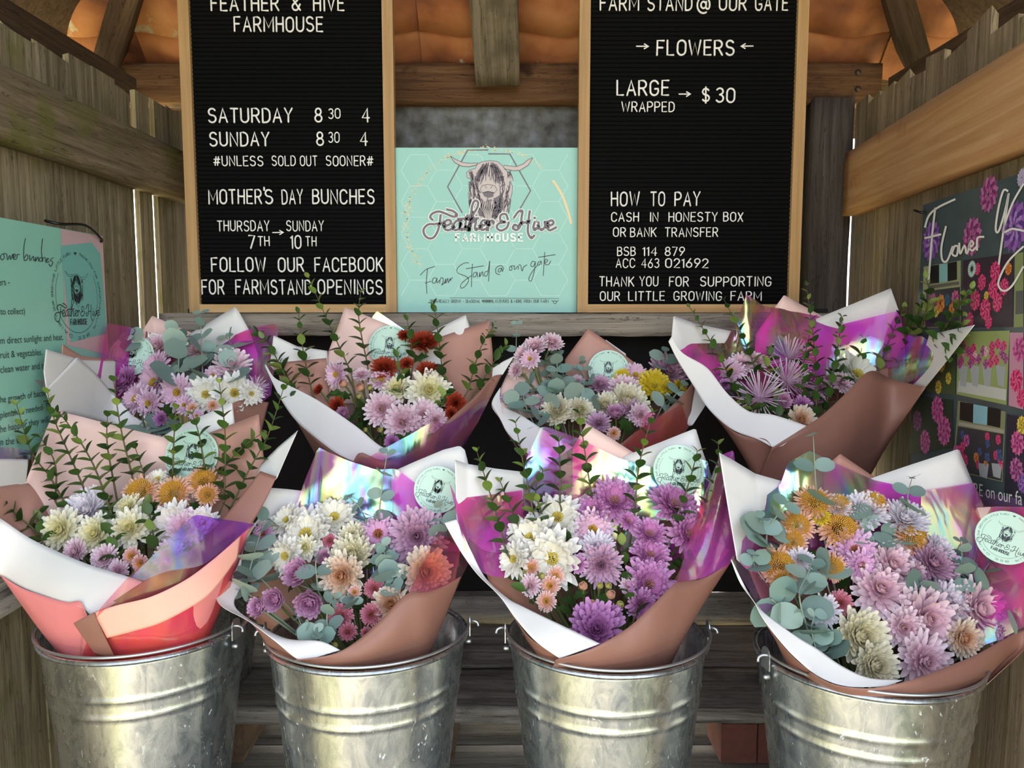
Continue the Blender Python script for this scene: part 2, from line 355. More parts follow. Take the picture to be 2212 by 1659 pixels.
wl_ = empty('wall_left', (XL, 1.2, 0), 'weathered vertical paling wall on the left side', 'wall', kind='structure')
rr = random.Random(3)
edges = [.62, .72, .815, .91, 1.0, 1.1, 1.2, 1.3, 1.39, 1.48, 1.58, 1.665, 1.76, 1.85, 1.945, 2.03, 2.11]
PX = Vector((XL, 0, 0)); NX = Vector((1, 0, 0))
ta = HIT(40, 72, PX, NX); tb = HIT(365, 236, PX, NX)
big = {12: .0285, 13: .0295}
for i, (a, b) in enumerate(zip(edges, edges[1:])):
    g = big.get(i, .002); c = (a + b) / 2
    ztop = ta.z + (tb.z - ta.z) * (c - ta.y) / (tb.y - ta.y) + rr.uniform(-.012, .012)
    y0, y1 = a, b - g; sh = .0
    plank('plank', (XL - .006 + rr.uniform(-.003, .003), (y0 + y1) / 2 - sh, .05), (XL - .006, (y0 + y1) / 2 + sh, ztop), (1, 0, 0), y1 - y0, .012, M_['plank_left'], wl_, segs=3, ends=.008, seed=i)
# rails on the left wall
def left_rail(py_pairs, name, mat, thick=.04, y0=.62, y1=2.08):
    xf = XL + thick
    zt = sum(HIT(x, y, Vector((xf, 0, 0)), Vector((1, 0, 0))).z for x, y in py_pairs[0]) / len(py_pairs[0])
    zb = sum(HIT(x, y, Vector((xf, 0, 0)), Vector((1, 0, 0))).z for x, y in py_pairs[1]) / len(py_pairs[1])
    return plank(name, (XL + thick / 2, y0, (zt + zb) / 2), (XL + thick / 2, y1, (zt + zb) / 2), (1, 0, 0), zt - zb, thick, mat, wl_, segs=30, sub=6, amp=.002, seed=5)
left_rail([[(0, 140), (175, 218), (249, 253)], [(0, 302), (200, 368), (390, 425)]], 'rail', M_['rail_left'])
left_rail([[(0, 1215)], [(0, 1340), (50, 1312)]], 'rail', M_['grey'])

wr_ = empty('wall_right', (XR(1.2), 1.2, 0), 'weathered vertical paling wall on the right side', 'wall', kind='structure')
edges = [.60, .70, .80, .90, 1.0, 1.1, 1.2, 1.3, 1.39, 1.48, 1.57, 1.66, 1.74, 1.83, 1.92, 2.0, 2.10]
PXR = Vector((XR(0), 0, 0))
ta = HIT(2100, 80, PXR, NR); tb = HIT(1920, 190, PXR, NR)
for i, (a, b) in enumerate(zip(edges, edges[1:])):
    g = {15: .006}.get(i, .002); c = (a + b - g) / 2
    ztop = ta.z + (tb.z - ta.z) * (c - ta.y) / (tb.y - ta.y) + rr.uniform(-.02, .025)
    P0 = Vector((XR(c), c, .05)) - NR * .006; P1 = Vector((XR(c), c, ztop)) - NR * .006
    plank('plank', P0, P1, NR, b - a - g, .012, M_['plank_right'], wr_, segs=3, ends=.01, seed=40 + i)
q0 = Vector((XR(1.2), 1.2, 0)) + NR * .04
def hr(x, y, off=.04): return HIT(x, y, Vector((XR(1.2), 1.2, 0)) + NR * off, NR)
zt = (hr(2212, 103).z + hr(1842, 314).z) / 2; zb = (hr(2212, 322).z + hr(1831, 459).z) / 2
P0 = Vector((XR(.62), .62, (zt + zb) / 2)) + NR * .02; P1 = Vector((XR(2.04), 2.04, (zt + zb) / 2)) + NR * .02
tag(plank('rail', P0, P1, NR, zt - zb, .04, M_['rail_right'], wr_, segs=30, sub=6, amp=.0008, seed=9), 'fresh sawn orange brown rail')

wb_ = empty('wall_back', (0, Y_BACK, 0), 'dark back wall of beam, metal sheet and black backing', 'wall', kind='structure')
def bpl(name, x0, x1, y0, y1, z0, z1, mat):
    v, f = boxv(x0, x1, y0, y1, z0, z1); return put(name, v, f, mat, wb_)
bpl('metal_sheet', -.80, .88, 2.165, 2.17, Z_LEDGE - .3, Z_BB + .03, M_['sheet'])
zgap = W(1106, 1280, 1.9).z
bpl('black_sheet', -.80, .78, 1.905, 1.91, zgap, Z_LEDGE + .01, M_['blacksheet'])
bm_ = plank('beam', (W(225, 180, Y_BEAM).x, Y_BEAM + .03, (Z_BT + Z_BB) / 2), (W(1905, 180, Y_BEAM).x, Y_BEAM + .03, (Z_BT + Z_BB) / 2), (0, -1, 0), Z_BT - Z_BB, .06, M_['beam'], wb_, segs=40, sub=6, amp=.0018, seed=2)
for (x, y) in ((1853, 157), (1853, 193)):
    p = W(x, y, Y_BEAM); v = []; f = []
    v, f = tube([p + Vector((0, .004, 0)), p + Vector((0, -.003, 0)), p + Vector((0, -.008, 0))], .0085, 10, rfun=lambda t: 1 if t < .9 else .45)
    put('bolt', v, f, M_['nail'], bm_, smooth=True)
# corner posts
for (xa, xb, nm) in ((1752, 1838, 'post'),):
    p0 = W(xa, 300, 2.09); p1 = W(xb, 300, 2.09)
    plank(nm, ((p0.x + p1.x) / 2 + .007, 2.12, .02), ((p0.x + p1.x) / 2 + .007, 2.12, Z_BB + .005), (0, -1, 0), p1.x - p0.x, .06, M_['post'], wb_, segs=24, sub=4, amp=.002, seed=6)
plank('post', (-.83, 2.15, .02), (-.83, 2.15, Z_BB + .005), (0, -1, 0), .05, .05, M_['post'], wb_, segs=20, sub=4, amp=.002, seed=16)
ledge = plank('ledge', (W(343, 680, Y_LEDGE).x, Y_LEDGE + .07, Z_LEDGE - .026), (W(1895, 690, Y_LEDGE).x, Y_LEDGE + .07, Z_LEDGE - .026), (0, 0, 1), .14, .05, M_['ledge'], wb_, segs=90, sub=9, amp=.0035, seed=12)
for v in ledge.data.vertices:
    if v.co.z > 0: v.co.z = min(v.co.z, .026)
# toe timber at the back of the bench
plank('toe_timber', (-.82, 1.89, W(1060, 1287, 1.865).z - .045), (.82, 1.89, W(1060, 1292, 1.865).z - .045), (0, 0, 1), .05, .09, M_['grey'], wb_, segs=60, sub=6, amp=.003, seed=22)

# roof: hip roof of terracotta tiles over dark boards
ceil = empty('ceiling', (0, 1.2, Z_BT), 'underside of a terracotta tiled hip roof with timber rafters', 'roof', kind='structure')
S = .84; XE = 1.16
def zr(x, y): return Z_BT + .012 + S * min(Y_BEAM + .02 - y, XE - abs(x))
e = .24; zc = Z_BT + .03
def V3(x, y, dz=.05): return Vector((x, y, zr(x, y) + dz))
apex = Y_BEAM + .02 - XE
V = [V3(-XE - e, Y_BEAM + .02 + e), V3(XE + e, Y_BEAM + .02 + e), V3(0, apex), V3(0, .3), V3(-XE - e, .3), V3(XE + e, .3)]
V += [v + Vector((0, 0, .02)) for v in V]
F_ = [(0, 1, 2), (0, 2, 3, 4), (1, 5, 3, 2)]
F_ += [tuple(i + 6 for i in reversed(f)) for f in F_]
put('roof_board', V, F_, M_['rooftimber'], ceil)
# tiles
def tile_mesh(wd, ln):
    V = []; Fc = []; nx, ny = 14, 3
    for s in (0, 1):
        for j in range(ny + 1):
            for i in range(nx + 1):
                u = i / nx; t = j / ny
                h = .016 * math.cos(u * 2 * math.pi) + (.006 if u > .93 else 0)
                V.append(Vector(((u - .5) * wd, (t - .5) * ln, h + (.012 if s else 0) - .010 * (t - .5))))
    n = (nx + 1) * (ny + 1)
    for j in range(ny):
        for i in range(nx):
            a = j * (nx + 1) + i; q = (a, a + 1, a + nx + 2, a + nx + 1)
            Fc.append(tuple(reversed(q))); Fc.append(tuple(k + n for k in q))
    for i in range(nx):
        for j, fl in ((0, 0), (ny, 1)):
            a = j * (nx + 1) + i; q = (a, a + 1, a + 1 + n, a + n); Fc.append(q if not fl else tuple(reversed(q)))
    return mesh('roof_tile', V, Fc, M_['tile'], smooth=True)
tm = tile_mesh(.25, .17); sl = math.atan(S)
for r in range(4):
    for c in range(10):
        x = -1.12 + c * .25; y = Y_BEAM + .01 - r * .098
        if abs(x) - .08 > XE - (Y_BEAM + .02 - y): continue
        Mx = Matrix.Translation(Vector((x, y, zr(0, y) + .012 + .011 * r))) @ Matrix.Rotation(-sl - .05, 4, 'X') @ Matrix.Rotation(rnd.uniform(-.02, .02), 4, 'Z')
        inst('roof_tile', tm, Mx, ceil)
# rafters
p_lo = W(1076, 192, Y_BEAM - .03); p_hi = p_lo + Vector((-.02, -1.0, S * 1.0))
p_b = W(1064, 0, p_lo.y)
rf = plank('rafter', p_lo + Vector((0, 0, .02)), p_hi + Vector((-.02, 0, .02)), Vector((0, -S, -1)), .115, .045, M_['rafter'], ceil, segs=30, sub=6, amp=.0015, seed=31)
for sgn in (-1, 1):
    a = Vector((sgn * (XE - .10), Y_BEAM - .02, Z_BT + .012)); b_ = Vector((sgn * .12, apex + .1, zr(sgn * .12, apex + .1) - .02))
    plank('hip_rafter', a, b_, (a - b_).cross(Vector((1, sgn, 0))) if False else Vector((sgn * .3, -.3, -1)), .06, .13, M_['rooftimber'], ceil, segs=20, sub=4, amp=.002, seed=33 + sgn)
    plank('wall_plate', (sgn * 1.02, .35, HC + .56), (sgn * 1.02, 2.05, HC + .56), (0, 0, -1), .10, .07, M_['rooftimber'], ceil, segs=10, sub=3, amp=.002, seed=35 + sgn)

for sgn in (-1, 1):      # unseen front posts, added to reflect as dark bands in the buckets
    plank('added_front_post', (sgn * .93, .42, .0), (sgn * .93, .42, HC + .53), (0, -1, 0), .09, .09, M_['post'], ceil, segs=16, sub=4, amp=.002, seed=95 + sgn)
# ------------------------------------------------------------------ bench, lower shelf, blocks
bench = empty('display_bench', (0, 1.65, Z_BENCH - .05), 'rough silver grey timber bench holding the back row of buckets', 'bench')
plank('bench_plank', (-.84, 1.53, Z_BENCH - .017), (.84, 1.53, Z_BENCH - .017), (0, 0, 1), .18, .03, M_['grey'], bench, segs=110, sub=12, amp=.0045, seed=51)
plank('bench_plank', (-.84, 1.74, Z_BENCH - .019), (.85, 1.74, Z_BENCH - .019), (0, 0, 1), .225, .03, M_['grey'], bench, segs=90, sub=12, amp=.003, seed=52)
low = empty('lower_shelf', (0, 1.2, Z_LOW - .03), 'dull grey plank shelf under the front row of buckets', 'shelf')
for k, yc in enumerate((.98, 1.135, 1.29, 1.445, 1.60)):
    plank('shelf_plank', (-.85 , yc, Z_LOW - .018), (.77 + .11 * (yc - .98), yc, Z_LOW - .018), (0, 0, 1), .148, .03, M_['lowshelf'], low, segs=30, sub=4, amp=.0015, seed=60 + k)
def block(x0, x1, y0, y1, label, mat, seed, name='timber_block'):
    o = plank(name, ((x0 + x1) / 2, y0, (Z_LOW + Z_BENCH - .036) / 2), ((x0 + x1) / 2, y1, (Z_LOW + Z_BENCH - .036) / 2), (0, 0, 1), x1 - x0, Z_BENCH - .040 - Z_LOW, mat, None, segs=8, sub=4, amp=.002, seed=seed)
    return tag(o, label, 'block')
xa = W(478, 1600, 1.45).x; xb = W(527, 1600, 1.45).x
block(xa, xb, 1.45, 1.62, 'brown timber block under the bench between the first two front buckets', M_['block'], 71)
xb = W(980, 1600, 1.45).x
block(xb - .09, xb, 1.45, 1.64, 'brown timber block under the bench behind the second front bucket', M_['block'], 72)
x = W(1592, 1600, 1.46).x
for k, (nm) in enumerate(('reddish brick standing under the bench beside the fourth front bucket, left one', 'reddish brick standing under the bench behind the fourth front bucket, right one')):
    o = plank('support_brick', (x + .0 + k * .075, 1.50, Z_LOW + .0005), (x + .0 + k * .075, 1.50, Z_BENCH - .038), (0, -1, 0), .07, .10, M_['brick'], None, segs=5, sub=3, amp=.0015, seed=81 + k)
    tag(o, nm, 'brick', 'bricks under the bench')
# ------------------------------------------------------------------ stroke lettering
def arc(cx, cy, rx, ry, a0, a1, n=9):
    return [(cx + rx * math.cos(math.radians(a0 + (a1 - a0) * i / n)), cy + ry * math.sin(math.radians(a0 + (a1 - a0) * i / n))) for i in range(n + 1)]
_O = arc(.28, .70, .28, .30, 0, 180) + arc(.28, .30, .28, .30, 180, 360) + [(.56, .70)]
GLYPH = {
 'A': [[(0, 0), (.29, 1), (.58, 0)], [(.1, .33), (.48, .33)]],
 'B': [[(0, 0), (0, 1), (.24, 1)] + arc(.24, .77, .23, .23, 90, -90) + [(0, .54)], [(.24, .54)] + arc(.24, .27, .27, .27, 90, -90) + [(0, 0)]],
 'C': [arc(.28, .70, .28, .30, 15, 180) + arc(.28, .30, .28, .30, 180, 345)],
 'D': [[(0, 0), (0, 1), (.18, 1)] + arc(.18, .64, .35, .36, 90, 0) + arc(.18, .36, .35, .36, 0, -90) + [(0, 0)]],
 'E': [[(.46, 1), (0, 1), (0, 0), (.46, 0)], [(0, .52), (.4, .52)]],
 'F': [[(.46, 1), (0, 1), (0, 0)], [(0, .52), (.38, .52)]],
 'G': [arc(.28, .70, .28, .30, 15, 180) + arc(.28, .30, .28, .30, 180, 360) + [(.56, .44), (.32, .44)]],
 'H': [[(0, 0), (0, 1)], [(.52, 0), (.52, 1)], [(0, .52), (.52, .52)]],
 'I': [[(.06, 0), (.06, 1)]],
 'J': [[(.4, 1), (.4, .25)] + arc(.2, .22, .2, .22, 0, -180)],
 'K': [[(0, 0), (0, 1)], [(.52, 1), (0, .4)], [(.16, .58), (.54, 0)]],
 'L': [[(0, 1), (0, 0), (.44, 0)]],
 'M': [[(0, 0), (0, 1), (.36, .25), (.72, 1), (.72, 0)]],
 'N': [[(0, 0), (0, 1), (.54, 0), (.54, 1)]],
 'O': [_O],
 'P': [[(0, 0), (0, 1), (.26, 1)] + arc(.26, .73, .26, .27, 90, -90) + [(0, .46)]],
 'Q': [_O, [(.34, .22), (.58, -.04)]],
 'R': [[(0, 0), (0, 1), (.26, 1)] + arc(.26, .74, .25, .26, 90, -90) + [(0, .48)], [(.26, .48), (.54, 0)]],
 'S': [arc(.27, .76, .25, .24, 25, 250) + arc(.27, .26, .27, .26, 80, -155)],
 'T': [[(0, 1), (.52, 1)], [(.26, 1), (.26, 0)]],
 'U': [[(0, 1), (0, .28)] + arc(.27, .28, .27, .28, 180, 360) + [(.54, 1)]],
 'V': [[(0, 1), (.28, 0), (.56, 1)]],
 'W': [[(0, 1), (.2, 0), (.4, .85), (.6, 0), (.8, 1)]],
 'X': [[(0, 1), (.52, 0)], [(0, 0), (.52, 1)]],
 'Y': [[(0, 1), (.27, .48), (.54, 1)], [(.27, .48), (.27, 0)]],
 'Z': [[(0, 1), (.5, 1), (0, 0), (.5, 0)]],
 '0': [_O], '1': [[(.0, .82), (.16, 1), (.16, 0)]],
 '2': [arc(.27, .72, .26, .28, 170, -30) + [(0, 0), (.54, 0)]],
 '3': [arc(.25, .77, .24, .23, 150, -90), arc(.25, .27, .27, .27, 90, -150)],
 '4': [[(.42, 0), (.42, 1), (0, .3), (.56, .3)]],
 '5': [[(.48, 1), (.06, 1), (.03, .56)] + arc(.26, .31, .27, .31, 120, -150)],
 '6': [[(.42, 1), (.1, .5)] + arc(.27, .29, .27, .29, 150, 510)],
 '7': [[(0, 1), (.5, 1), (.16, 0)]],
 '8': [arc(.27, .76, .22, .24, -90, 270, 14), arc(.27, .26, .27, .26, 90, 450, 14)],
 '9': [[(.12, 0), (.44, .5)] + arc(.27, .71, .27, .29, -30, 330)],
 '&': [[(.6, 0), (.12, .68)] + arc(.27, .82, .18, .18, 200, -40, 8) + [(.06, .4)] + arc(.24, .24, .24, .24, 150, 320, 8) + [(.6, .42)]],
 '@': [arc(.5, .5, .2, .24, 0, 360, 12), [(.7, .74), (.7, .34)] + arc(.83, .36, .13, .14, 180, 350, 5) + arc(.5, .5, .48, .58, 0, 300, 16)],
 '#': [[(.14, .05), (.26, .95)], [(.40, .05), (.52, .95)], [(.0, .34), (.62, .34)], [(.04, .68), (.66, .68)]],
 '$': [arc(.27, .74, .25, .22, 25, 250) + arc(.27, .28, .27, .23, 80, -155), [(.27, 1.08), (.27, -.08)]],
 "'": [[(.05, 1.05), (.05, .85)]], '>': [[(0, .5), (1.0, .5)], [(.66, .74), (1.0, .5), (.66, .26)]],
 '<': [[(1.0, .5), (0, .5)], [(.34, .74), (0, .5), (.34, .26)]], '-': [[(0, .45), (.3, .45)]], '.': [[(0, 0), (.02, 0)]], ',': [[(.04, .04), (0, -.12)]],
}
def gw(ch): return max(p[0] for s in GLYPH[ch] for p in s)
_lm = {}
def letter_mesh(ch):
    if ch not in _lm:
        parts = []
        for s in GLYPH[ch]:
            P = [Vector((x, 0, y)) for x, y in s]
            a = (P[0] - P[1]).normalized() * .05; b = (P[-1] - P[-2]).normalized() * .05
            P = [P[0] + a] + P + [P[-1] + b]; n = len(P)
            parts.append(tube(P, .074, 6, rfun=lambda t, n=n: .55 if t < .5 / n or t > 1 - .5 / n else 1, flat=.9, upv=Vector((0, 1, 0))))
        v, f = merge(parts); _lm[ch] = mesh('letter_' + ('sign' if not ch.isalnum() else ch.lower()), v, f, M_['letter'], smooth=True)
    return _lm[ch]
def word(text, x0, x1, y0, y1, Y, parent, sp=.26):
    tot = sum(gw(c) for c in text) + sp * (len(text) - 1); yb = y1
    A = W(x0, y1, Y); B = W(x1, y1, Y); T = W(x0, y0, Y); q_ = .085 * (T.z - A.z); A.x += q_; B.x -= q_; A.z += q_; T.z -= q_
    sx = (B.x - A.x - .0) / tot if len(text) > 1 or text in '><' else (T.z - A.z) * .95; sz = T.z - A.z
    u = 0
    for c in text:
        dz = rnd.uniform(-.02, .02) * sz
        hgt = .75 * sz if c in '<>' else sz
        M = Matrix.Translation(Vector((A.x + u * sx, Y, A.z + dz))) @ Matrix.Rotation(rnd.uniform(-.02, .02), 4, 'Y') @ Matrix.Diagonal((sx, sz, sz if c not in '<>' else sx * .8, 1))
        inst('letter', letter_mesh(c), M, parent); u += gw(c) + sp
def ribbon(strokes, width, fn):
    """flat ribbons; fn(x, y) -> world point. width in the same units as x, y; a stroke may carry its own width as (points, width)"""
    V = []; Fc = []
    for s in strokes:
        w = width
        if isinstance(s, tuple) and len(s) == 2 and isinstance(s[0], list): s, w = s
        P = [Vector((p[0], p[1])) for p in s]
        P = [p for i, p in enumerate(P) if i == 0 or (p - P[i - 1]).length > 1e-6]
        if len(P) < 2: continue
        n = len(P); o = len(V)
        for i, p in enumerate(P):
            t = (P[min(i + 1, n - 1)] - P[max(i - 1, 0)])
            if t.length < 1e-9: t = Vector((1, 0))
            t.normalize(); nn = Vector((-t.y, t.x)) * (w / 2)
            e = t * (w * .3) * (-1 if i == 0 else (1 if i == n - 1 else 0))
            V.append(fn(*(p + nn + e))); V.append(fn(*(p - nn + e)))
        for i in range(n - 1): Fc.append((o + 2 * i, o + 2 * i + 1, o + 2 * i + 3, o + 2 * i + 2))
    return V, Fc
def text_strokes(text, x0, x1, yb, cap, up=-1, sp=.24, space=.35):
    """capital strokes between x0 and x1 on the baseline; y grows downwards when up=-1"""
    tot = sum((gw(c) if c != ' ' else space) + sp for c in text) - sp; k = (x1 - x0) / tot; u = 0; out = []
    for c in text:
        if c == ' ': u += space + sp; continue
        for s in GLYPH[c]: out.append([(x0 + (u + p[0]) * k, yb + up * p[1] * cap) for p in s])
        u += gw(c) + sp
    return out
def arc_text(text, cx, cy, r, a0, a1, cap):
    tot = sum((gw(c) if c != ' ' else .4) + .3 for c in text); u = 0; out = []
    for c in text:
        if c != ' ':
            for s in GLYPH[c]:
                st = []
                for p in s:
                    a = math.radians(a0 + (a1 - a0) * (u + p[0]) / tot); q = r + (p[1] - .5) * cap
                    st.append((cx + math.cos(a) * q, cy - math.sin(a) * q))
                out.append(st)
        u += (gw(c) if c != ' ' else .4) + .3
    return out

# the printed cow emblem and brush script, drawn in the mint sign's own units (x right, y down)
FEATHER = [[(500,625),(560,640),(602,678),(565,695),(480,662),(420,645),(360,665),(338,700),(362,728)], [(440,680),(430,760),(410,840),(370,900),(320,907),(280,870),(275,815),(320,772),(380,770)], [(395,766),(470,755)],
 [(470,792),(530,770),(538,735),(500,730),(475,770),(485,820),(530,825),(570,790)], [(640,745),(600,735),(565,780),(575,825),(615,815),(640,750),(632,800),(650,828),(690,790)], [(704,680),(682,780),(697,828),(735,790)], [(615,717),(810,712)],
 [(715,832),(748,700),(800,605),(806,552),(775,540),(750,590),(736,700),(717,830)], [(725,790),(760,740),(787,745),(776,800),(790,828),(830,790)], [(830,792),(880,770),(882,735),(850,735),(830,780),(845,825),(890,812)], [(888,760),(912,738),(905,832)], [(908,780),(935,735),(962,745),(955,768)],
 [(1100,722),(1080,672),(1032,680),(1028,728),(1075,750),(1012,762),(992,802),(1030,832),(1088,805),(1110,750)],
 [(1160,705),(1205,645),(1242,640),(1235,700),(1225,780),(1190,825),(1150,810),(1165,775),(1195,785)], [(1315,640),(1300,760),(1298,850),(1328,906),(1360,880)], [(1218,762),(1312,744)],
 [(1365,745),(1350,800),(1365,828),(1400,790)], [(1358,706),(1368,710)], [(1400,748),(1410,805),(1432,828),(1465,790),(1462,745),(1490,762)], [(1490,792),(1545,766),(1540,735),(1505,740),(1485,790),(1510,830),(1575,800)]]
FEATHER = [catmull(s, 5) for s in FEATHER]
HORN_L = [(535,100),(580,130),(650,163),(730,172),(805,168),(790,188),(720,205),(650,200),(580,165)]
HORN_R = [(1345,118),(1300,135),(1250,178),(1180,205),(1060,190),(1065,226),(1150,243),(1220,240),(1300,190)]
HEAD = [(800,180),(850,155),(930,145),(1000,155),(1050,200),(1090,250),(1135,275),(1155,345),(1122,340),(1145,400),(1140,470),(1112,560),(1090,640),(1045,690),(990,760),(930,815),(880,745),(820,722),(762,645),(720,560),(712,470),(745,380),(762,328),(700,312),(695,262),(725,235),(782,222)]
_hr = random.Random(21)
HAIR = []
for k in range(64):                                   # fringe
    a = _hr.uniform(-1, 1); x0 = 925 + a * 75; L = _hr.uniform(90, 190); y0 = 155 + abs(a) * 25 + _hr.uniform(0, 40)
    HAIR.append((catmull([(x0, y0), (x0 + a * 45 + _hr.uniform(-8, 8), y0 + L * .5), (x0 + a * 80 + _hr.uniform(-12, 12), y0 + L)], 4), _hr.uniform(4, 9)))
for k in range(60):                                   # cheeks and neck
    sgn = _hr.choice((-1, 1)); x0 = 925 + sgn * _hr.uniform(95, 205); y0 = _hr.uniform(290, 560); L = _hr.uniform(60, 140)
    HAIR.append((catmull([(x0, y0), (x0 + _hr.uniform(-10, 10), y0 + L * .5), (x0 - sgn * _hr.uniform(0, 30), y0 + L)], 4), _hr.uniform(5, 12)))
for k in range(44):                                   # beard
    a = _hr.uniform(-1, 1); x0 = 915 + a * 110; y0 = _hr.uniform(510, 620); L = _hr.uniform(70, 150)
    HAIR.append((catmull([(x0, y0), (x0 + _hr.uniform(-14, 14), y0 + L * .5), (x0 - a * 45, y0 + L)], 4), _hr.uniform(7, 16)))
for k in range(14):                                   # ears
    for cx in (735, 1110): HAIR.append(([(cx + _hr.uniform(-20, 20), 240 + _hr.uniform(0, 25)), (cx + _hr.uniform(-35, 35), 305 + _hr.uniform(-10, 20))], 4))
DARKS = [[(775,300),(830,300),(825,345),(790,350)], [(1005,300),(1065,295),(1060,345),(1015,345)], [(850,455),(905,445),(965,458),(955,500),(905,512),(865,492)], [(790,500),(850,520),(880,600),(870,700),(820,690),(790,600)], [(960,520),(1040,470),(1060,600),(1010,690),(960,740)]]
MUZZLE = [(850,390),(905,378),(970,392),(995,430),(970,462),(910,448),(850,462),(828,425)]
MUZZLE_L = [MUZZLE + [MUZZLE[0]], [(878,395),(892,415)], [(945,398),(932,418)]]
EMBLEM_LINES = [(s + [s[0]], 6) for s in (HORN_L, HORN_R)] + HAIR + [(s, 6) for s in MUZZLE_L]
# ------------------------------------------------------------------ letterboards
def letterboard(label, xl, xr, yb, Y, lines, ztop):
    zb = Z_LEDGE + .001; x0 = W(xl, yb, Y).x; x1 = W(xr, yb, Y).x; fw = .0245; fd = .026
    root = empty('letterboard', ((x0 + x1) / 2, Y, zb), label, 'letterboard')
    for nm, a, b, wd in (('frame_side', (x0 + fw / 2, Y + fd / 2, zb), (x0 + fw / 2, Y + fd / 2, ztop), fw), ('frame_side', (x1 - fw / 2, Y + fd / 2, zb), (x1 - fw / 2, Y + fd / 2, ztop), fw),
                         ('frame_rail', (x0 + fw, Y + fd / 2, zb + .0095), (x1 - fw, Y + fd / 2, zb + .0095), .019), ('frame_rail', (x0 + fw, Y + fd / 2, ztop - fw / 2), (x1 - fw, Y + fd / 2, ztop - fw / 2), fw)):
        plank(nm, a, b, (0, -1, 0), wd, fd, M_['oak'], root)
    # ridged felt
    V = []; Fc = []; z = zb + .012; per = .0098; xa, xb = x0 + fw * .6, x1 - fw * .6; Yf = Y + .010
    n = int((ztop - fw * .6 - z) / per); prof = [(0, .0045), (.10, .0012), (.3, 0), (.65, 0), (.85, .0012), (.95, .0045)]
    for i in range(n):
        for t, d in prof:
            V.append(Vector((xa, Yf + d, z + (i + t) * per))); V.append(Vector((xb, Yf + d, z + (i + t) * per)))
    for k in range(len(V) // 2 - 1): Fc.append((2 * k, 2 * k + 1, 2 * k + 3, 2 * k + 2))
    o = len(V); V += [Vector((xa, Y + fd - .002, z)), Vector((xb, Y + fd - .002, z)), Vector((xa, Y + fd - .002, ztop - fw * .6)), Vector((xb, Y + fd - .002, ztop - fw * .6))]
    Fc += [(o, o + 2, o + 3, o + 1), (0, o, o + 1, 1), (o - 2, o - 1, o + 3, o + 2)]
    felt = put('felt_panel', V, Fc, M_['felt'], root)
    for t in lines: word(*t, Yf - .0025, felt)
    return root
LEFT = [('FEATHER', 454, 605, -11, 26), ('&', 629, 650, -11, 26), ('HIVE', 675, 746, -11, 26), ('FARMHOUSE', 504, 700, 34, 71),
 ('SATURDAY', 448, 634, 231, 267), ('8', 678, 698, 231, 266), ('30', 708, 737, 233, 258), ('4', 780, 799, 231, 266),
 ('SUNDAY', 451, 584, 283, 318), ('8', 682, 701, 283, 317), ('30', 708, 735, 284, 310), ('4', 776, 795, 283, 317),
 ('#UNLESS', 460, 570, 335, 360), ('SOLD', 586, 640, 335, 360), ('OUT', 647, 687, 335, 360), ('SOONER#', 703, 808, 335, 360),
 ('MOTHER', 449, 568, 407, 443), ("'", 567, 571, 403, 440), ('S', 571, 592, 407, 443), ('DAY', 607, 657, 407, 443), ('BUNCHES', 673, 811, 407, 443),
 ('THURSDAY', 468, 584, 475, 501), ('>', 588, 614, 494, 513), ('SUNDAY', 617, 701, 475, 501), ('7', 535, 553, 506, 539), ('TH', 556, 584, 509, 533), ('10', 626, 653, 506, 539), ('TH', 659, 685, 509, 533),
 ('FOLLOW', 455, 577, 554, 589), ('OUR', 599, 659, 554, 589), ('FACEBOOK', 678, 830, 554, 589), ('FOR', 434, 487, 602, 638), ('FARMSTAND', 507, 675, 602, 638), ('OPENINGS', 685, 829, 602, 638)]
RIGHT = [('FARM', 1294, 1382, -11, 25), ('STAND', 1396, 1497, -11, 25), ('@', 1502, 1540, -8, 29), ('OUR', 1551, 1614, -11, 25), ('GATE', 1629, 1704, -11, 25),
 ('>', 1373, 1402, 92, 112), ('FLOWERS', 1416, 1588, 84, 122), ('<', 1599, 1628, 92, 112), ('LARGE', 1330, 1447, 171, 209), ('>', 1465, 1493, 195, 215), ('$', 1514, 1530, 188, 224), ('30', 1544, 1589, 188, 224), ('WRAPPED', 1341, 1458, 218, 243),
 ('HOW', 1318, 1383, 412, 447), ('TO', 1403, 1438, 412, 447), ('PAY', 1455, 1514, 412, 447), ('CASH', 1319, 1381, 457, 480), ('IN', 1402, 1423, 457, 480), ('HONESTY', 1443, 1551, 457, 480), ('BOX', 1561, 1606, 457, 480),
 ('OR', 1323, 1353, 490, 513), ('BANK', 1360, 1419, 490, 513), ('TRANSFER', 1435, 1552, 490, 513), ('BSB', 1332, 1374, 532, 554), ('114', 1387, 1420, 532, 554), ('879', 1435, 1480, 532, 554),
 ('ACC', 1329, 1373, 557, 580), ('463', 1384, 1425, 557, 580), ('021692', 1436, 1531, 557, 580), ('THANK', 1293, 1371, 596, 620), ('YOU', 1380, 1423, 596, 620), ('FOR', 1444, 1489, 596, 620), ('SUPPORTING', 1511, 1667, 596, 620),
 ('OUR', 1295, 1340, 628, 651), ('LITTLE', 1356, 1437, 628, 651), ('GROWING', 1454, 1560, 628, 651), ('FARM', 1577, 1646, 628, 651)]
letterboard('black letterboard in oak frame listing weekend opening hours, left of the mint sign', 409, 857, 667, 1.800, LEFT, W(600, -75, 1.80).z)
letterboard('black letterboard in oak frame listing flower price and payment, right of the mint sign', 1247, 1725, 677, 1.785, RIGHT, W(1500, -75, 1.785).z)

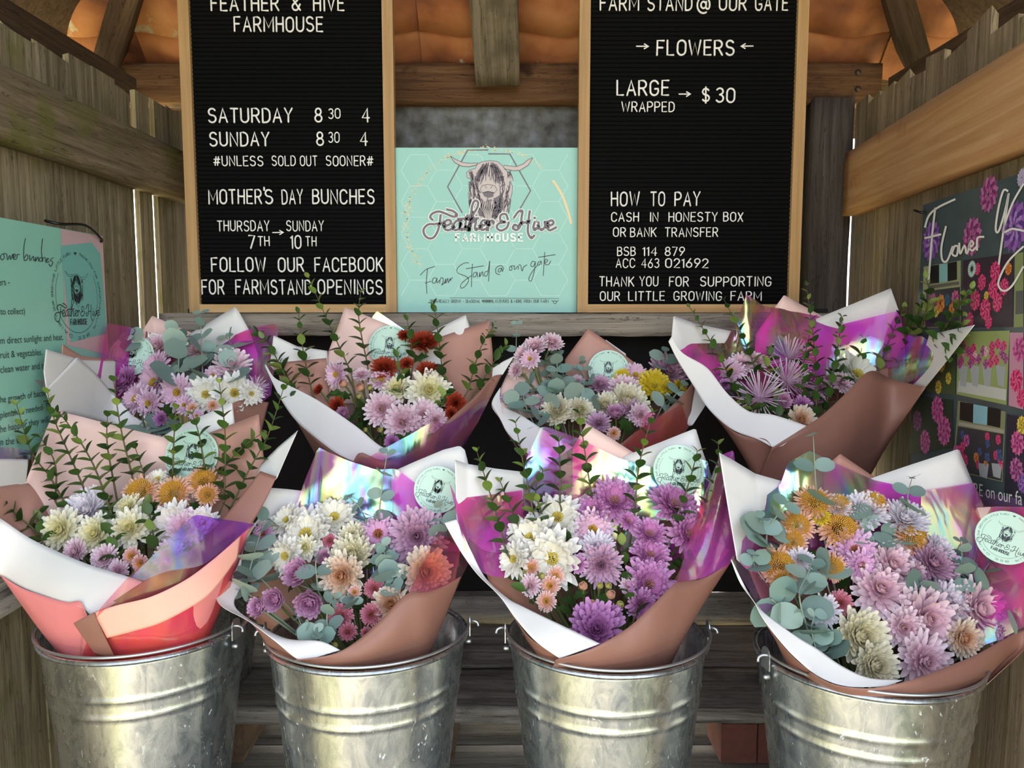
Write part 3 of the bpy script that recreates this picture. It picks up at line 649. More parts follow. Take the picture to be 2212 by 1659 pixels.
# ------------------------------------------------------------------ mint sign
YS = 1.815
def on_sign(layer):
    d = .0004 + layer * .00025
    return lambda x, y: W(855 + x / 4.545, 315 + y / 4.545, YS - d)
def poly(P, fn): return [fn(*p) for p in P], [tuple(range(len(P)))]
x0 = W(858, 668, YS).x; x1 = W(1248, 668, YS).x; zt = W(1050, 319, YS).z
sign = empty('mint_sign', ((x0 + x1) / 2, YS, Z_LEDGE), 'square mint green sign with a shaggy cow emblem between the letterboards', 'sign')
v, f = boxv(x0, x1, YS, YS + .005, Z_LEDGE + .001, zt); panel = put('panel', v, f, M_['mint'], sign)
hexl = []
for c in range(-1, 8):
    for r in range(-1, 7):
        hx = 225 + c * 258; hy = 240 + r * 308 + (154 if c % 2 else 0)
        P = [(hx - 86, hy - 154), (hx + 86, hy - 154), (hx + 172, hy), (hx + 86, hy + 154)]
        for a, b in zip(P, P[1:]):
            if 30 < a[0] < 1780 and 30 < b[0] < 1780 and 30 < a[1] < 1600 and 30 < b[1] < 1600: hexl.append([a, b])
v, f = ribbon(hexl, 5, on_sign(0)); put('honeycomb_print', v, f, M_['mintlight'], panel)
gold = []; g = random.Random(4)
for k in range(230):
    t = g.uniform(1.75, 5.0); r = 790 + g.gauss(0, 26); cx, cy = 900 + math.sin(t - math.pi / 2) * 0, 0
    a = math.radians(g.uniform(78, 215)); x = 880 + math.cos(a) * (780 + g.gauss(0, 22)); y = 760 - math.sin(a) * (735 + g.gauss(0, 22))
    if 30 < x < 1780 and 30 < y < 1600:
        s = g.uniform(4, 11); gold.append(([(x - s / 2, y), (x + s / 2, y + g.uniform(-3, 3))], s))
for k in range(60):
    a = math.radians(g.uniform(48, 95)); x = 900 + math.cos(a) * (790 + g.gauss(0, 12)); y = 760 - math.sin(a) * (735 + g.gauss(0, 14)); s = g.uniform(4, 11)
    gold.append(([(x - s / 2, y), (x + s / 2, y)], s))
gold += [(catmull([(1545, 345), (1590, 410), (1640, 500), (1690, 640), (1720, 760)], 5), 24)]
v, f = ribbon(gold, 6, on_sign(1)); put('gold_print', v, f, M_['gold'], panel)
v, f = ribbon([[(905, 40), (705, 42), (508, 402), (650, 655)], [(912, 78), (1120, 80), (1323, 440), (1160, 720)]], 13, on_sign(2)); put('hexagon_print', v, f, M_['darktaupe'], panel)
v, f = merge([poly(P, on_sign(3)) for P in (HEAD, HORN_L, HORN_R)]); put('cow_fill_print', v, f, M_['taupe'], panel)
v, f = merge([poly(P, on_sign(4)) for P in DARKS[3:]] + [ribbon(EMBLEM_LINES + [(HEAD + [HEAD[0]], 5)], 6, on_sign(5))] + [poly(P, on_sign(5)) for P in DARKS[:2]]); put('cow_line_print', v, f, M_['darktaupe'], panel)
v, f = merge([poly(MUZZLE, on_sign(5.5))]); put('muzzle_print', v, f, M_['taupe'], panel)
v, f = merge([ribbon([(s, 6) for s in MUZZLE_L], 6, on_sign(6)), poly(DARKS[2], on_sign(6))]); put('muzzle_line_print', v, f, M_['darktaupe'], panel)
v, f = ribbon([(catmull([(880 + k * 18, 545), (872 + k * 22, 600), (890 + k * 12, 660), (905 + k * 8, 730)], 4), 7) for k in range(-2, 5)], 7, on_sign(6)); put('beard_print', v, f, M_['taupe'], panel)
v, f = ribbon(FEATHER, 40, on_sign(7)); put('script_outline_print', v, f, M_['offwhite'], panel)
v, f = ribbon(FEATHER, 23, on_sign(8)); put('script_print', v, f, M_['darktaupe'], panel)
v, f = ribbon(text_strokes('FARMHOUSE', 590, 1243, 935, 72, sp=.42), 19, on_sign(9)); put('lettering_print', v, f, M_['offwhite'], panel)
STAND = [[(240,1270),(300,1212),(385,1185)], [(312,1205),(300,1330),(305,1450)], [(288,1347),(345,1330)], [(402,1300),(370,1300),(358,1340),(385,1345),(405,1300),(403,1345),(430,1320)], [(430,1350),(440,1302),(462,1298),(465,1335),(450,1368),(480,1340)],
 [(480,1350),(490,1305),(490,1350),(510,1300),(515,1345),(535,1300),(532,1325),(556,1292)], [(715,1150),(670,1152),(606,1200),(612,1250),(690,1282),(715,1320),(680,1380),(640,1396),(645,1350),(740,1275)], [(752,1160),(746,1270),(742,1385)], [(690,1207),(862,1178)],
 [(790,1240),(765,1250),(760,1285),(785,1280),(797,1240),(802,1290)], [(820,1287),(826,1240),(825,1285),(850,1235),(856,1282)], [(902,1230),(875,1240),(870,1275),(900,1265),(922,1130),(910,1330)],
 [(1035,1200),(1010,1210),(1005,1235),(1025,1235),(1040,1200),(1045,1235),(1056,1200),(1030,1175),(985,1200),(985,1250),(1022,1265)], [(1135,1180),(1115,1195),(1120,1225),(1142,1210),(1135,1180),(1162,1180)], [(1165,1175),(1166,1215),(1200,1180),(1202,1215)], [(1208,1170),(1226,1175),(1240,1230),(1255,1190),(1287,1170)],
 [(1372,1140),(1340,1135),(1325,1175),(1350,1185),(1370,1145),(1355,1250),(1330,1325),(1305,1310),(1330,1250),(1392,1170)], [(1412,1130),(1390,1160),(1410,1170),(1425,1130),(1432,1165)], [(1462,1045),(1455,1160),(1448,1275)], [(1400,1095),(1565,1068)], [(1470,1150),(1492,1125),(1470,1115),(1465,1160),(1500,1165),(1520,1130)]]
v, f = ribbon([catmull(s, 5) for s in STAND], 7, on_sign(2)); put('handwriting_print', v, f, M_['ink'], panel)
small = text_strokes('ORGANICALLY GROWN - SEASONAL', 335, 828, 1540, 30) + text_strokes('VEGGIES,', 845, 962, 1540, 30) + text_strokes('FLOWERS & MORE FROM OUR FARM', 980, 1500, 1540, 30)
v, f = ribbon(small + [([(530, 1492), (1600, 1500)], 4), ([(845, 1524), (955, 1524)], 8), (arc(1562, 1535, 14, 16, 0, 360), 6), ([(1530, 1520), (1548, 1528)], 6), ([(1576, 1528), (1598, 1520)], 6)], 4.5, on_sign(2)); put('small_print', v, f, M_['ink'], panel)

# ------------------------------------------------------------------ sticker (unit disc in local x, z; faces local -y)
def sticker_meshes():
    n = 40; V = [Vector((math.cos(2 * math.pi * i / n), y, math.sin(2 * math.pi * i / n))) for y in (0, .012) for i in range(n)]
    Fc = [tuple(range(n)), tuple(reversed(range(n, 2 * n)))] + [(i, i + n, (i + 1) % n + n, (i + 1) % n) for i in range(n)]
    disc = mesh('sticker', V, Fc, M_['sticker'])
    k = 1 / 780.0
    fn = lambda x, y: Vector(((x - 925) * k, -.006, (520 - y) * k))
    big = lambda s: [((p[0] - 925) * 1.0 + 925, (p[1] - 520) * 1.0 + 520) for p in s]
    S_ = [(s, 15) for s in FEATHER]
    S_ = [([(p[0], p[1] + 20) for p in s], w) for s, w in S_]
    cow = [([((p[0] - 925) * .82 + 925, (p[1] - 480) * .82 + 440) for p in s], w * .9) for s, w in EMBLEM_LINES + [(HEAD + [HEAD[0]], 5)]]
    ring = [(arc(925, 520, 600, 600, -35, 215, 60), 7)]
    ring += [([(p[0], p[1]) for p in arc(925, 520, 600, 600, 28, 150, 40)], 7)]
    txt = [(s, 8) for s in arc_text('OUR GROWING LITTLE FARM', 925, 520, 688, 200, 100, 46)] + [(s, 8) for s in arc_text('THANK YOU FOR SUPPORTING', 925, 520, 688, 80, -20, 46)] + [(s, 8) for s in arc_text('OUR BEE DAIRY', 925, 520, 688, 340, 200, 46)]
    bee = [([(895, -170), (925, -160), (955, -170)], 26), ([(925, -180), (925, -140)], 20)]
    fh = [(s, 20) for s in text_strokes('FARMHOUSE', 690, 1160, 985, 88, sp=.3)]
    parts = [ribbon(S_ + cow + ring + txt + bee + fh, 8, fn)]
    for P in DARKS: parts.append(poly([((p[0] - 925) * .82 + 925, (p[1] - 480) * .82 + 440) for p in P], fn))
    v, f = merge(parts); return disc, mesh('sticker_print', v, f, M_['ink'])
DISC, SPRINT = sticker_meshes()

# ------------------------------------------------------------------ printed posters on the side walls
def colmesh(name, polys, parent, mat):
    V = []; Fc = []; cols = []
    for P, c in polys:
        o = len(V); V += P; Fc.append(tuple(range(o, o + len(P)))); cols.append(lin(c))
    o = put(name, V, Fc, mat, parent); a = o.data.color_attributes.new('Col', 'FLOAT_COLOR', 'CORNER')
    flat = []
    for p, c in zip(o.data.polygons, cols): flat += list(c) * p.loop_total
    a.data.foreach_set('color', flat); return o
def font_text(text, fn_plane, a, b, parent, mat, name='lettering_print'):
    """text from the built-in font laid on a plane from world point a to b"""
    cu = bpy.data.curves.new('t', 'FONT'); cu.body = text; cu.size = 1.0; ob = bpy.data.objects.new('t', cu); COL.objects.link(ob)
    dg = bpy.context.evaluated_depsgraph_get(); me = bpy.data.meshes.new_from_object(ob.evaluated_get(dg)); bpy.data.objects.remove(ob)
    xs = [v.co.x for v in me.vertices]; L = max(xs) - min(xs); k = (b - a).length / L
    X = (b - a).normalized(); N_ = fn_plane; Z = N_.cross(X)
    if Z.z < 0: Z = -Z
    V = [a + X * ((v.co.x - min(xs)) * k) + Z * (v.co.y * k) for v in me.vertices]
    Fc = [tuple(p.vertices) for p in me.polygons]
    if V: put(name, V, Fc, mat, parent)
# left poster
PL0 = Vector((XL + .055, 1.2, 0)); PLn = Vector((1, 0, 0))
def onl(layer): return lambda x, y: HIT(x / 2.9625, 440 + y / 2.9625, PL0, PLn) + PLn * (.0006 + layer * .0003)
tl = HIT(0, 466, PL0, PLn); tr = HIT(218, 512, PL0, PLn); br = HIT(238, 768, PL0, PLn)
lp = empty('care_poster', (PL0.x, 1.35, Z_BENCH), 'teal flower care instruction poster tied to the left wall', 'poster')
zb_ = HIT(0, 1000, PL0, PLn).z; yn = .80
V = []
ytr = (tr.y + br.y) / 2 ; ztp = (tl.z + tr.z) / 2
v, f = boxv(PL0.x - .004, PL0.x, yn, ytr, zb_, ztp); lpan = put('panel', v, f, plain('teal_poster', '#8cc4b2', .2, var=.05, scale=4), lp)
Pm = [(385, 135), (640, 180), (690, 965), (420, 900), (415, 700)]
c0 = onl(0)
def clampl(p): p = p.copy(); p.y = min(p.y, ytr - .001); p.z = min(p.z, ztp - .001); return p
colmesh('photo_print', [([clampl(c0(x, y)) for x, y in ((385, 120), (660, 165), (712, 965), (425, 905))], '#c9a9ac'), ([clampl(onl(.6)(x, y)) for x, y in ((385, 270), (585, 248), (640, 320), (685, 830), (450, 888))], '#76b5aa')], lpan, M_['photo'])
OWER = [[(15,320),(0,335),(8,360),(25,345),(20,320),(40,325),(45,360),(60,330),(65,358),(80,322),(82,350),(97,330),(85,322),(84,355),(104,350),(108,325),(122,325)], [(160,222),(150,280),(152,360),(176,350),(170,325),(155,345)], [(188,330),(190,365),(210,335),(212,365)], [(220,368),(226,340),(225,368),(240,340),(243,368)], [(264,345),(250,350),(252,370),(266,364)], [(270,225),(262,300),(270,370),(272,350),(286,345),(290,375)], [(295,365),(308,352),(298,350),(296,375),(313,370)], [(337,345),(320,360),(336,375),(320,402),(310,386)]]
v, f = ribbon([catmull(s, 4) for s in OWER], 4.5, onl(1)); put('handwriting_print', v, f, M_['ink'], lpan)
for t, a, b in (('ers -', (-12, 524), (60, 520)), ('to collect)', (0, 710), (158, 706)), ('m direct sunlight and heat.', (0, 898), (402, 872)), ('ruit & vegetables.', (0, 990), (268, 968)), ('clean water and t', (0, 1084), (275, 1055)), ('he growth of bacte', (0, 1275), (288, 1228)), ('plenish as needed- D', (0, 1374), (315, 1312)), ('he happier they will', (0, 1466), (305, 1398)), ('n the vase', (0, 1548), (172, 1528))):
    font_text(t, PLn, onl(1)(*a), onl(1)(*b), lpan, M_['ink'])
cc = onl(1)(492, 590); ry = (onl(1)(492, 345) - onl(1)(492, 835)).length / 2
Ml = Matrix.Translation(cc) @ Matrix.Rotation(math.pi / 2, 4, 'Z') @ Matrix.Diagonal((ry / .8, .05, ry / .8, 1))
inst('emblem_print', SPRINT, Ml, lpan)
ty = HIT(213, 517, PL0, PLn); t2 = HIT(128, 484, PL0, PLn)
v, f = tube(catmull([t2 + Vector((-.02, -.01, .005)), t2 + Vector((.003, 0, .0)), (ty + t2) / 2 + Vector((.012, 0, .012)), ty + Vector((.006, 0, 0)), ty + Vector((.0, .004, -.004))], 5), .0026, 6); put('cable_tie', v, f, M_['black'], lp, smooth=True)
# right poster
PR0 = Vector((XR(1.2), 1.2, 0)) + NR * .030
def onr(layer): return lambda x, y: HIT(1920 + x / 2.075, 340 + y / 2.075, PR0, NR) + NR * (.0006 + layer * .0003)
rp = empty('flower_poster', (XR(1.3), 1.3, Z_BENCH), 'dark poster of flower photographs on the right wall', 'poster')
fr = onr(-2)
a = fr(146, 225); b = fr(100, 1545); c = fr(606, 55)
yk = (a.y + b.y) / 2
def rp3(y, z, off): q = Vector((XR(y), y, z)) + NR * (.030 + off); return q
zt_ = (a.z + c.z) / 2; zb_ = b.z; V = [rp3(yk, zb_, 0), rp3(.80, zb_, 0), rp3(.80, zt_, 0), rp3(yk, zt_, 0)]; V += [v - NR * .004 for v in V]
rpan = put('panel', V, [(0, 1, 2, 3), (7, 6, 5, 4), (0, 4, 5, 1), (1, 5, 6, 2), (2, 6, 7, 3), (3, 7, 4, 0)], plain('slate_poster', '#47565a', .25, var=.35, scale=18), rp)
def disc_on(x, y, ryp, layer, cols, n=15, rings=5):
    """dahlia print: rings of pointed petals on the poster plane"""
    P = onr(layer)(x, y); R = abs((onr(layer)(x, y - ryp) - onr(layer)(x, y + ryp)).z) / 2; out = []
    for k in range(rings):
        r1 = R * (1 - k / rings); r0 = r1 * .25
        for i in range(n):
            a = 2 * math.pi * (i + .5 * k) / n; dw = math.pi / n * 1.15
            def q(rr, aa, l): return P + DR * (math.cos(aa) * rr) + Vector((0, 0, math.sin(aa) * rr)) + NR * (.0003 * l)
            out.append(([q(r0, a, k * .4), q(r1 * .8, a - dw, k * .4), q(r1, a, k * .4), q(r1 * .8, a + dw, k * .4)], cols[(k + i % 2) % len(cols)]))
    return out
PUR = ['#7d4f9e', '#9a68b8', '#5f3a86', '#b088cc']; MAU = ['#a04a86', '#c072a8', '#7c3468']; HOT = ['#d02a68', '#e8508c', '#b01c54', '#f06ea0']; PNK = ['#c04a88', '#d872a8', '#9c3470']; ORG = ['#d8782c', '#e89a4c', '#b85a20']; YEL = ['#d8b83c', '#ecd468', '#b09428']
polys = []
def quad(P, c, l): polys.append(([onr(l)(x, y) for x, y in P], c))
for d in ((450, 165, 85, MAU), (375, 355, 92, MAU), (192, 375, 95, PUR), (565, 310, 120, PUR), (600, 90, 45, ['#b0a0c8', '#c8bcd8'])): polys += disc_on(d[0], d[1], d[2], .5, d[3])
quad([(158, 490), (325, 462), (325, 758), (150, 765)], '#9fa37a', 1)
quad([(188, 486), (228, 480), (228, 562), (188, 566)], '#16181a', 1.5); quad([(228, 480), (266, 474), (266, 556), (228, 562)], '#8cc0c0', 1.5); quad([(266, 474), (308, 466), (308, 548), (266, 556)], '#16181a', 1.5); quad([(180, 575), (318, 555), (318, 570), (180, 590)], '#6a655c', 1.6); quad([(170, 600), (322, 580), (322, 755), (165, 762)], '#34323a', 1.4)
for d in ((235, 655, 45, ORG), (200, 640, 35, PNK), (300, 632, 40, PNK), (265, 640, 30, ['#2c5a7a', '#3a6a8a']), (215, 690, 30, YEL), (285, 680, 30, ORG)): polys += disc_on(d[0], d[1], d[2], 2, d[3], 9, 3)
quad([(335, 462), (560, 430), (560, 760), (330, 762)], '#3a2a38', 1)
for d in ((480, 510, 48, HOT), (420, 560, 40, HOT), (470, 590, 46, HOT), (390, 640, 50, HOT), (435, 680, 52, HOT), (490, 650, 46, HOT), (520, 580, 42, HOT), (365, 730, 40, HOT), (450, 738, 34, HOT), (400, 500, 30, HOT), (540, 500, 30, ORG), (440, 620, 22, YEL)): polys += disc_on(d[0], d[1], d[2], 2, d[3], 12, 4)
polys += disc_on(376, 500, 40, 3, ['#b8d8d4'], 20, 1)
quad([(568, 430), (606, 425), (606, 760), (562, 762)], '#8a9460', 1); quad([(572, 600), (606, 596), (606, 700), (570, 704)], '#5a5a58', 1.5)
quad([(180, 800), (300, 790), (300, 1065), (170, 1050)], '#4d5a38', 1)
for d in ((240, 930, 36, YEL), (225, 1030, 34, YEL), (270, 990, 30, YEL), (270, 880, 30, ORG)): polys += disc_on(d[0], d[1], d[2], 2, d[3], 10, 3)
quad([(312, 782), (545, 776), (530, 1110), (305, 1062)], '#9aa868', 1); quad([(316, 1000), (530, 1040), (528, 1090), (310, 1050)], '#c8c8c4', 1.6)
for x in (335, 388, 443, 505):
    quad([(x - 22, 930), (x + 22, 938), (x + 14, 1030), (x - 12, 1022)], '#a9adb0', 1.8)
    for k in range(6): polys += disc_on(x + rnd.uniform(-24, 24), 880 + rnd.uniform(-62, 55) , 26, 2.2, rnd.choice((HOT, PNK, ['#e8c8c8', '#d898a8'], MAU)), 8, 3)
quad([(108, 1072), (290, 1086), (290, 1300), (90, 1330)], '#2e3a2c', 1)
for d in ((220, 1130, 66, PNK), (250, 1225, 72, PNK), (165, 1275, 58, PNK), (130, 1180, 50, MAU)): polys += disc_on(d[0], d[1], d[2], 2, d[3], 15, 5)
quad([(312, 1090), (527, 1140), (512, 1455), (290, 1405)], '#8a8f6a', 1); quad([(322, 1095), (382, 1106), (380, 1190), (320, 1176)], '#141618', 1.5); quad([(382, 1106), (446, 1118), (443, 1200), (380, 1190)], '#8cc0d0', 1.5); quad([(446, 1118), (506, 1130), (502, 1212), (443, 1200)], '#141618', 1.5); quad([(316, 1185), (520, 1222), (518, 1238), (314, 1200)], '#b0a898', 1.6); quad([(312, 1205), (518, 1240), (508, 1450), (292, 1400)], '#3a3a40', 1.4)
for k in range(18): polys += disc_on(rnd.uniform(305, 505), rnd.uniform(1235, 1390), rnd.uniform(22, 34), 2, rnd.choice((ORG, HOT, PNK, ['#3a4a7a', '#5a6a9a'], HOT)), 9, 3)
for x in (330, 430, 490): quad([(x - 26, 1370), (x + 22, 1376), (x + 14, 1440), (x - 18, 1430)], '#b0b4b8', 2.6)
quad([(545, 785), (606, 785), (606, 1130), (540, 1112)], '#c890a8', 1); quad([(532, 1150), (606, 1165), (606, 1545), (520, 1500)], '#2a2838', 1)
for d in ((590, 860, 60, PNK), (575, 1000, 55, HOT), (600, 1080, 45, HOT), (580, 1280, 60, PNK), (600, 1200, 45, YEL), (575, 1400, 60, MAU), (605, 1460, 50, PUR)): polys += disc_on(d[0], d[1], d[2], 2, d[3], 13, 4)
quad([(100, 1440), (606, 1535), (606, 1600), (100, 1545)], '#6d5276', 1)
colmesh('photo_print', polys, rpan, M_['photo'])
FLW = [[(168,312),(185,262),(225,225),(302,188)], [(214,228),(200,350),(185,545)], [(168,362),(238,345)], [(262,310),(242,400),(246,460),(268,462),(292,400)], [(300,400),(290,432),(310,440),(316,400),(300,398)], [(322,385),(326,432),(346,395),(356,432),(374,378)], [(368,405),(386,388),(376,374),(366,400),(380,418),(398,402)], [(402,415),(404,362),(432,356)],
 [(540,150),(520,150),(498,230),(486,320),(500,330),(528,240),(545,160),(525,300),(500,478)], [(610,120),(560,210),(520,330),(560,320),(615,330)], [(610,400),(540,470),(498,560),(520,598),(560,575),(610,490)]]
v, f = ribbon([catmull(s, 5) for s in FLW], 9, onr(6)); put('handwriting_print', v, f, M_['letter'], rpan)
font_text('RE on our fa', NR, onr(5)(388, 1512), onr(5)(604, 1560), rpan, M_['offwhite'])
ty = onr(0)(165, 245); v, f = tube(catmull([ty + Vector((.02, .05, .004)), ty + Vector((-.012, .02, .006)), ty + Vector((-.01, 0, 0)), ty + Vector((.004, -.004, -.004))], 5), .0022, 6); put('cable_tie', v, f, M_['black'], rp, smooth=True)
# ------------------------------------------------------------------ galvanised buckets
RB, HB = .157, .385
def lathe(prof, n=56):
    V = []; Fc = []
    for r, z in prof:
        for k in range(n): a = 2 * math.pi * k / n; V.append(Vector((r * math.cos(a), r * math.sin(a), z)))
    for i in range(len(prof) - 1):
        for k in range(n): k2 = (k + 1) % n; Fc.append((i * n + k, i * n + k2, (i + 1) * n + k2, (i + 1) * n + k))
    return V, Fc
def bucket_meshes():
    r0 = .108; R = lambda z: r0 + (RB - .004 - r0) * z / HB
    prof = [(0, .006), (r0 - .006, .006), (r0 - .002, 0), (r0, .0), (R(.012), .012), (R(.1), .1), (R(.2), .2)]
    for zc in (.295, .322):
        prof += [(R(zc - .010), zc - .010), (R(zc - .0055), zc - .0055), (R(zc - .003) + .0012, zc - .003), (R(zc) + .0018, zc), (R(zc + .003) + .0012, zc + .003), (R(zc + .0055), zc + .0055), (R(zc + .010), zc + .010)]
    prof += [(R(.345), .345), (R(.365), .365), (R(HB - .01), HB - .01), (R(HB - .004), HB - .004)]
    inner = [(R(HB - .004) - .0015, HB - .004), (R(.2) - .0015, .2), (R(.01) - .0015, .01), (0, .009)]
    v, f = lathe(prof + inner, 96)
    for p in v:                                       # slightly dented sheet steel
        r = math.hypot(p.x, p.y)
        if r > .05 and p.z > .02:
            a = math.atan2(p.y, p.x); d = .0011 * noise.noise(Vector((math.cos(a) * 4.2, math.sin(a) * 4.2, p.z * .8))) + .0011 * noise.noise(Vector((math.cos(a) * 10, math.sin(a) * 10, p.z * 1.0 + 5)))
            p.x += d * p.x / r; p.y += d * p.y / r
    body = mesh('bucket_body', v, f, M_['galv'], smooth=True)
    ring = [(RB - .003 + .0042 * math.cos(a), HB - .003 + .0042 * math.sin(a)) for a in [2 * math.pi * i / 8 for i in range(9)]]
    v, f = lathe(ring); rim = mesh('bucket_rim', v, f, M_['galv'], smooth=True)
    # wire handle lying down on the front of the rim, hooked ends
    P = [Vector((-(RB + .017), -.004, HB + .001)), Vector((-(RB + .0155), -.002, HB + .007)), Vector((-(RB + .008), -.002, HB + .010)), Vector((-(RB + .001), -.008, HB + .0105))]
    arcp = [Vector((-(RB + .0015) * math.cos(a), -(RB + .0015) * math.sin(a), HB + .010 - .002 * math.sin(a))) for a in [math.radians(6 + 168 * i / 30) for i in range(31)]]
    Q = [Vector((-p.x, p.y, p.z)) for p in reversed(P)]
    v, f = tube(catmull(P + arcp + Q, 2), .0024, 6); wire = mesh('bucket_handle', v, f, M_['wire'], smooth=True)
    # lug: rounded plate standing on the rim
    n = 10; out = [(-.011, -.012)] + [(math.cos(math.radians(180 - 180 * i / n)) * .011, .010 + math.sin(math.radians(180 * i / n)) * .011) for i in range(n + 1)] + [(.011, -.012)]
    V = [Vector((d, y, HB + z)) for d in (RB + .002, RB + .0036) for y, z in out]; m = len(out)
    Fc = [tuple(range(m)), tuple(reversed(range(m, 2 * m)))] + [(i, i + m, (i + 1) % m + m, (i + 1) % m) for i in range(m)]
    lug = mesh('handle_lug', V, Fc, M_['wire'])
    v, f = tube([Vector((RB - .003, 0, HB - .024)), Vector((RB + .004, 0, HB - .024)), Vector((RB + .006, 0, HB - .024))], .004, 8, rfun=lambda t: 1 if t < .8 else .5); riv = mesh('rivet', v, f, M_['wire'], smooth=True)
    return body, rim, wire, lug, riv
BM = bucket_meshes()
def bucket(x, y, z, label, rot=0.0, lean=0.0):
    o = empty('galvanized_bucket', (x, y, z), label, 'bucket', 'galvanised buckets of bouquets')
    Mb = Matrix.Translation(Vector((x, y, z))) @ Matrix.Rotation(-lean, 4, 'X') @ Matrix.Rotation(rot, 4, 'Z')
    b = inst('body', BM[0], Mb, o); inst('rim', BM[1], Mb, o); inst('handle', BM[2], Mb, o)
    for k in (0, 1):
        Mk = Mb @ Matrix.Rotation(math.pi * k, 4, 'Z'); l = inst('handle_lug', BM[3], Mk, o); inst('rivet', BM[4], Mk, l)
    return o

# ------------------------------------------------------------------ chrysanthemums
def flower_mesh(name, rings, mat, seed=1, cy=.12):
    """rings: (count, length, width, start elevation, end elevation, base radius, base height, tip sharpness)"""
    rg = random.Random(seed); V = []; Fc = []; A = []; nr = len(rings)
    for ri, (n, L, wd, e0, e1, r0, z0, tipk) in enumerate(rings):
        off = rg.uniform(0, 6)
        for k in range(n):
            az = off + 2 * math.pi * k / n + rg.uniform(-.12, .12); ln = L * rg.uniform(.88, 1.08); j0 = rg.uniform(-.10, .10); b = rg.random(); o = len(V)
            ca, sa = math.cos(az), math.sin(az); r = r0; z = z0; m = 4; wsc = wd * rg.uniform(.85, 1.12); tw = rg.uniform(-.25, .25)
            for i in range(m + 1):
                t = i / m; el = e0 + (e1 - e0) * t + j0
                if i: r += math.cos(el) * ln / m; z += math.sin(el) * ln / m
                w = wsc * (.42 + .9 * t - .25 * t * t) if t < .7 else wsc * (1.0 if t < .8 else (1 - tipk))
                w *= .5; zc = -w * .55
                nx, nz = -math.sin(el), math.cos(el)      # petal normal in the (r, z) plane
                for s in (-1, 0, 1):
                    d = 0 if s else -w * .45
                    rr_ = r + nx * d; zz = z + nz * d + s * w * tw * .4; lat = s * w
                    V.append(Vector((ca * rr_ - sa * lat, sa * rr_ + ca * lat, zz))); A.append((t, ri / max(1, nr - 1), b, 1))
            for i in range(m):
                for s in range(2):
                    q = o + i * 3 + s; Fc.append((q, q + 3, q + 4, q + 1))
    me = mesh(name, V, Fc, mat, smooth=True); at = me.attributes.new('pet', 'FLOAT_COLOR', 'POINT')
    at.data.foreach_set('color', [c for a in A for c in a]); return me
def center_mesh(name, rad, hgt, z0, n, size, mat, seed=2):
    """button of many small florets"""
    rg = random.Random(seed); V = []; Fc = []; A = []
    for k in range(n):
        f_ = math.sqrt((k + .5) / n); az = k * 2.39996; r = rad * f_; z = z0 + hgt * math.sqrt(max(0, 1 - f_ * f_ * .96)); el = math.pi / 2 - f_ * .9
        s = size * rg.uniform(.8, 1.15); p = Vector((r * math.cos(az), r * math.sin(az), z)); d = Vector((math.cos(el) * math.cos(az), math.cos(el) * math.sin(az), math.sin(el)))
        a = d.orthogonal().normalized(); b = d.cross(a); o = len(V); c = rg.random()
        for q in (a, b, -a, -b): V.append(p + q * s * .55 - d * s * .5); A.append((.2, f_, c, 1))
        for q in (a, b, -a, -b): V.append(p + q * s * .45 + d * s * .6); A.append((1, f_, c, 1))
        V.append(p + d * s * 1.0); A.append((1, f_, c, 1))
        for i in range(4): Fc.append((o + i, o + (i + 1) % 4, o + 4 + (i + 1) % 4, o + 4 + i)); Fc.append((o + 4 + i, o + 4 + (i + 1) % 4, o + 8))
    me = mesh(name, V, Fc, mat, smooth=False); at = me.attributes.new('pet', 'FLOAT_COLOR', 'POINT'); at.data.foreach_set('color', [c for a in A for c in a]); return me
def rings_dec(nr=7, n=17, wd=.2, lo=.05, hi=1.35, curl=.35, L=.92, tip=.55, hgt=.25):
    out = []
    for i in range(nr):
        t = i / (nr - 1); out.append((max(7, int(n * 1.3 * (1 - .5 * t))), L * (1 - .60 * t), wd * 1.22 * (1 - .2 * t), lo + (hi - lo) * t ** 1.1, lo + (hi - lo) * t ** 1.1 + curl * (1 - .3 * t), .08 * (1 - t) + .015, hgt * t * .4, tip))
    return out
def rings_daisy(nr=3, n=17, wd=.2, L=.86, tip=.6, lo=.02):
    return [(int(n * 1.2) - i, L * (1 - .14 * i), wd * 1.12, lo + .2 * i, lo + .2 * i + .12, .14, .03 * i, tip) for i in range(nr)]
K = {}
def kind(key, desc, rings, pc, center=None, cc=None, seed=1, trans=.25):
    m = petalmat(key + '_petals', *pc, trans=trans); me = flower_mesh(key + '_petals', rings, m, seed); ce = None
    if center: ce = center_mesh(key + '_centre', *center, petalmat(key + '_centre', *cc), seed + 3)
    K[key] = (me, ce, desc)
kind('pinkdec', 'pale pink double chrysanthemum', rings_dec(6, 18, .19, .02, 1.3, .35), ('#e0aac0', '#f8eaf0', '#ecc0cf'), (.10, .06, .22, 26, .045), ('#d8b060', '#f0dc90', '#e8c878'), 1)
kind('pinkdaisy', 'light pink chrysanthemum with golden eye', rings_daisy(4, 19, .19), ('#d7a0c0', '#f2dcec', '#ecc6dc'), (.24, .12, .06, 60, .05), ('#b8701c', '#eecb50', '#d8b040'), 2)
kind('orangeeye', 'pink chrysanthemum with burnt orange eye', rings_daisy(4, 21, .17), ('#d48fc0', '#edcce6', '#e2b0d8'), (.34, .12, .06, 90, .05), ('#a04a18', '#c8742c', '#b86424'), 3)
kind('whdaisy', 'white chrysanthemum with pointed petals and yellow eye', rings_daisy(4, 15, .24, .90, .75), ('#ece8d8', '#faf7f6', '#f3efe2'), (.22, .14, .05, 60, .05), ('#c8a830', '#f2e280', '#e6cf58'), 4)
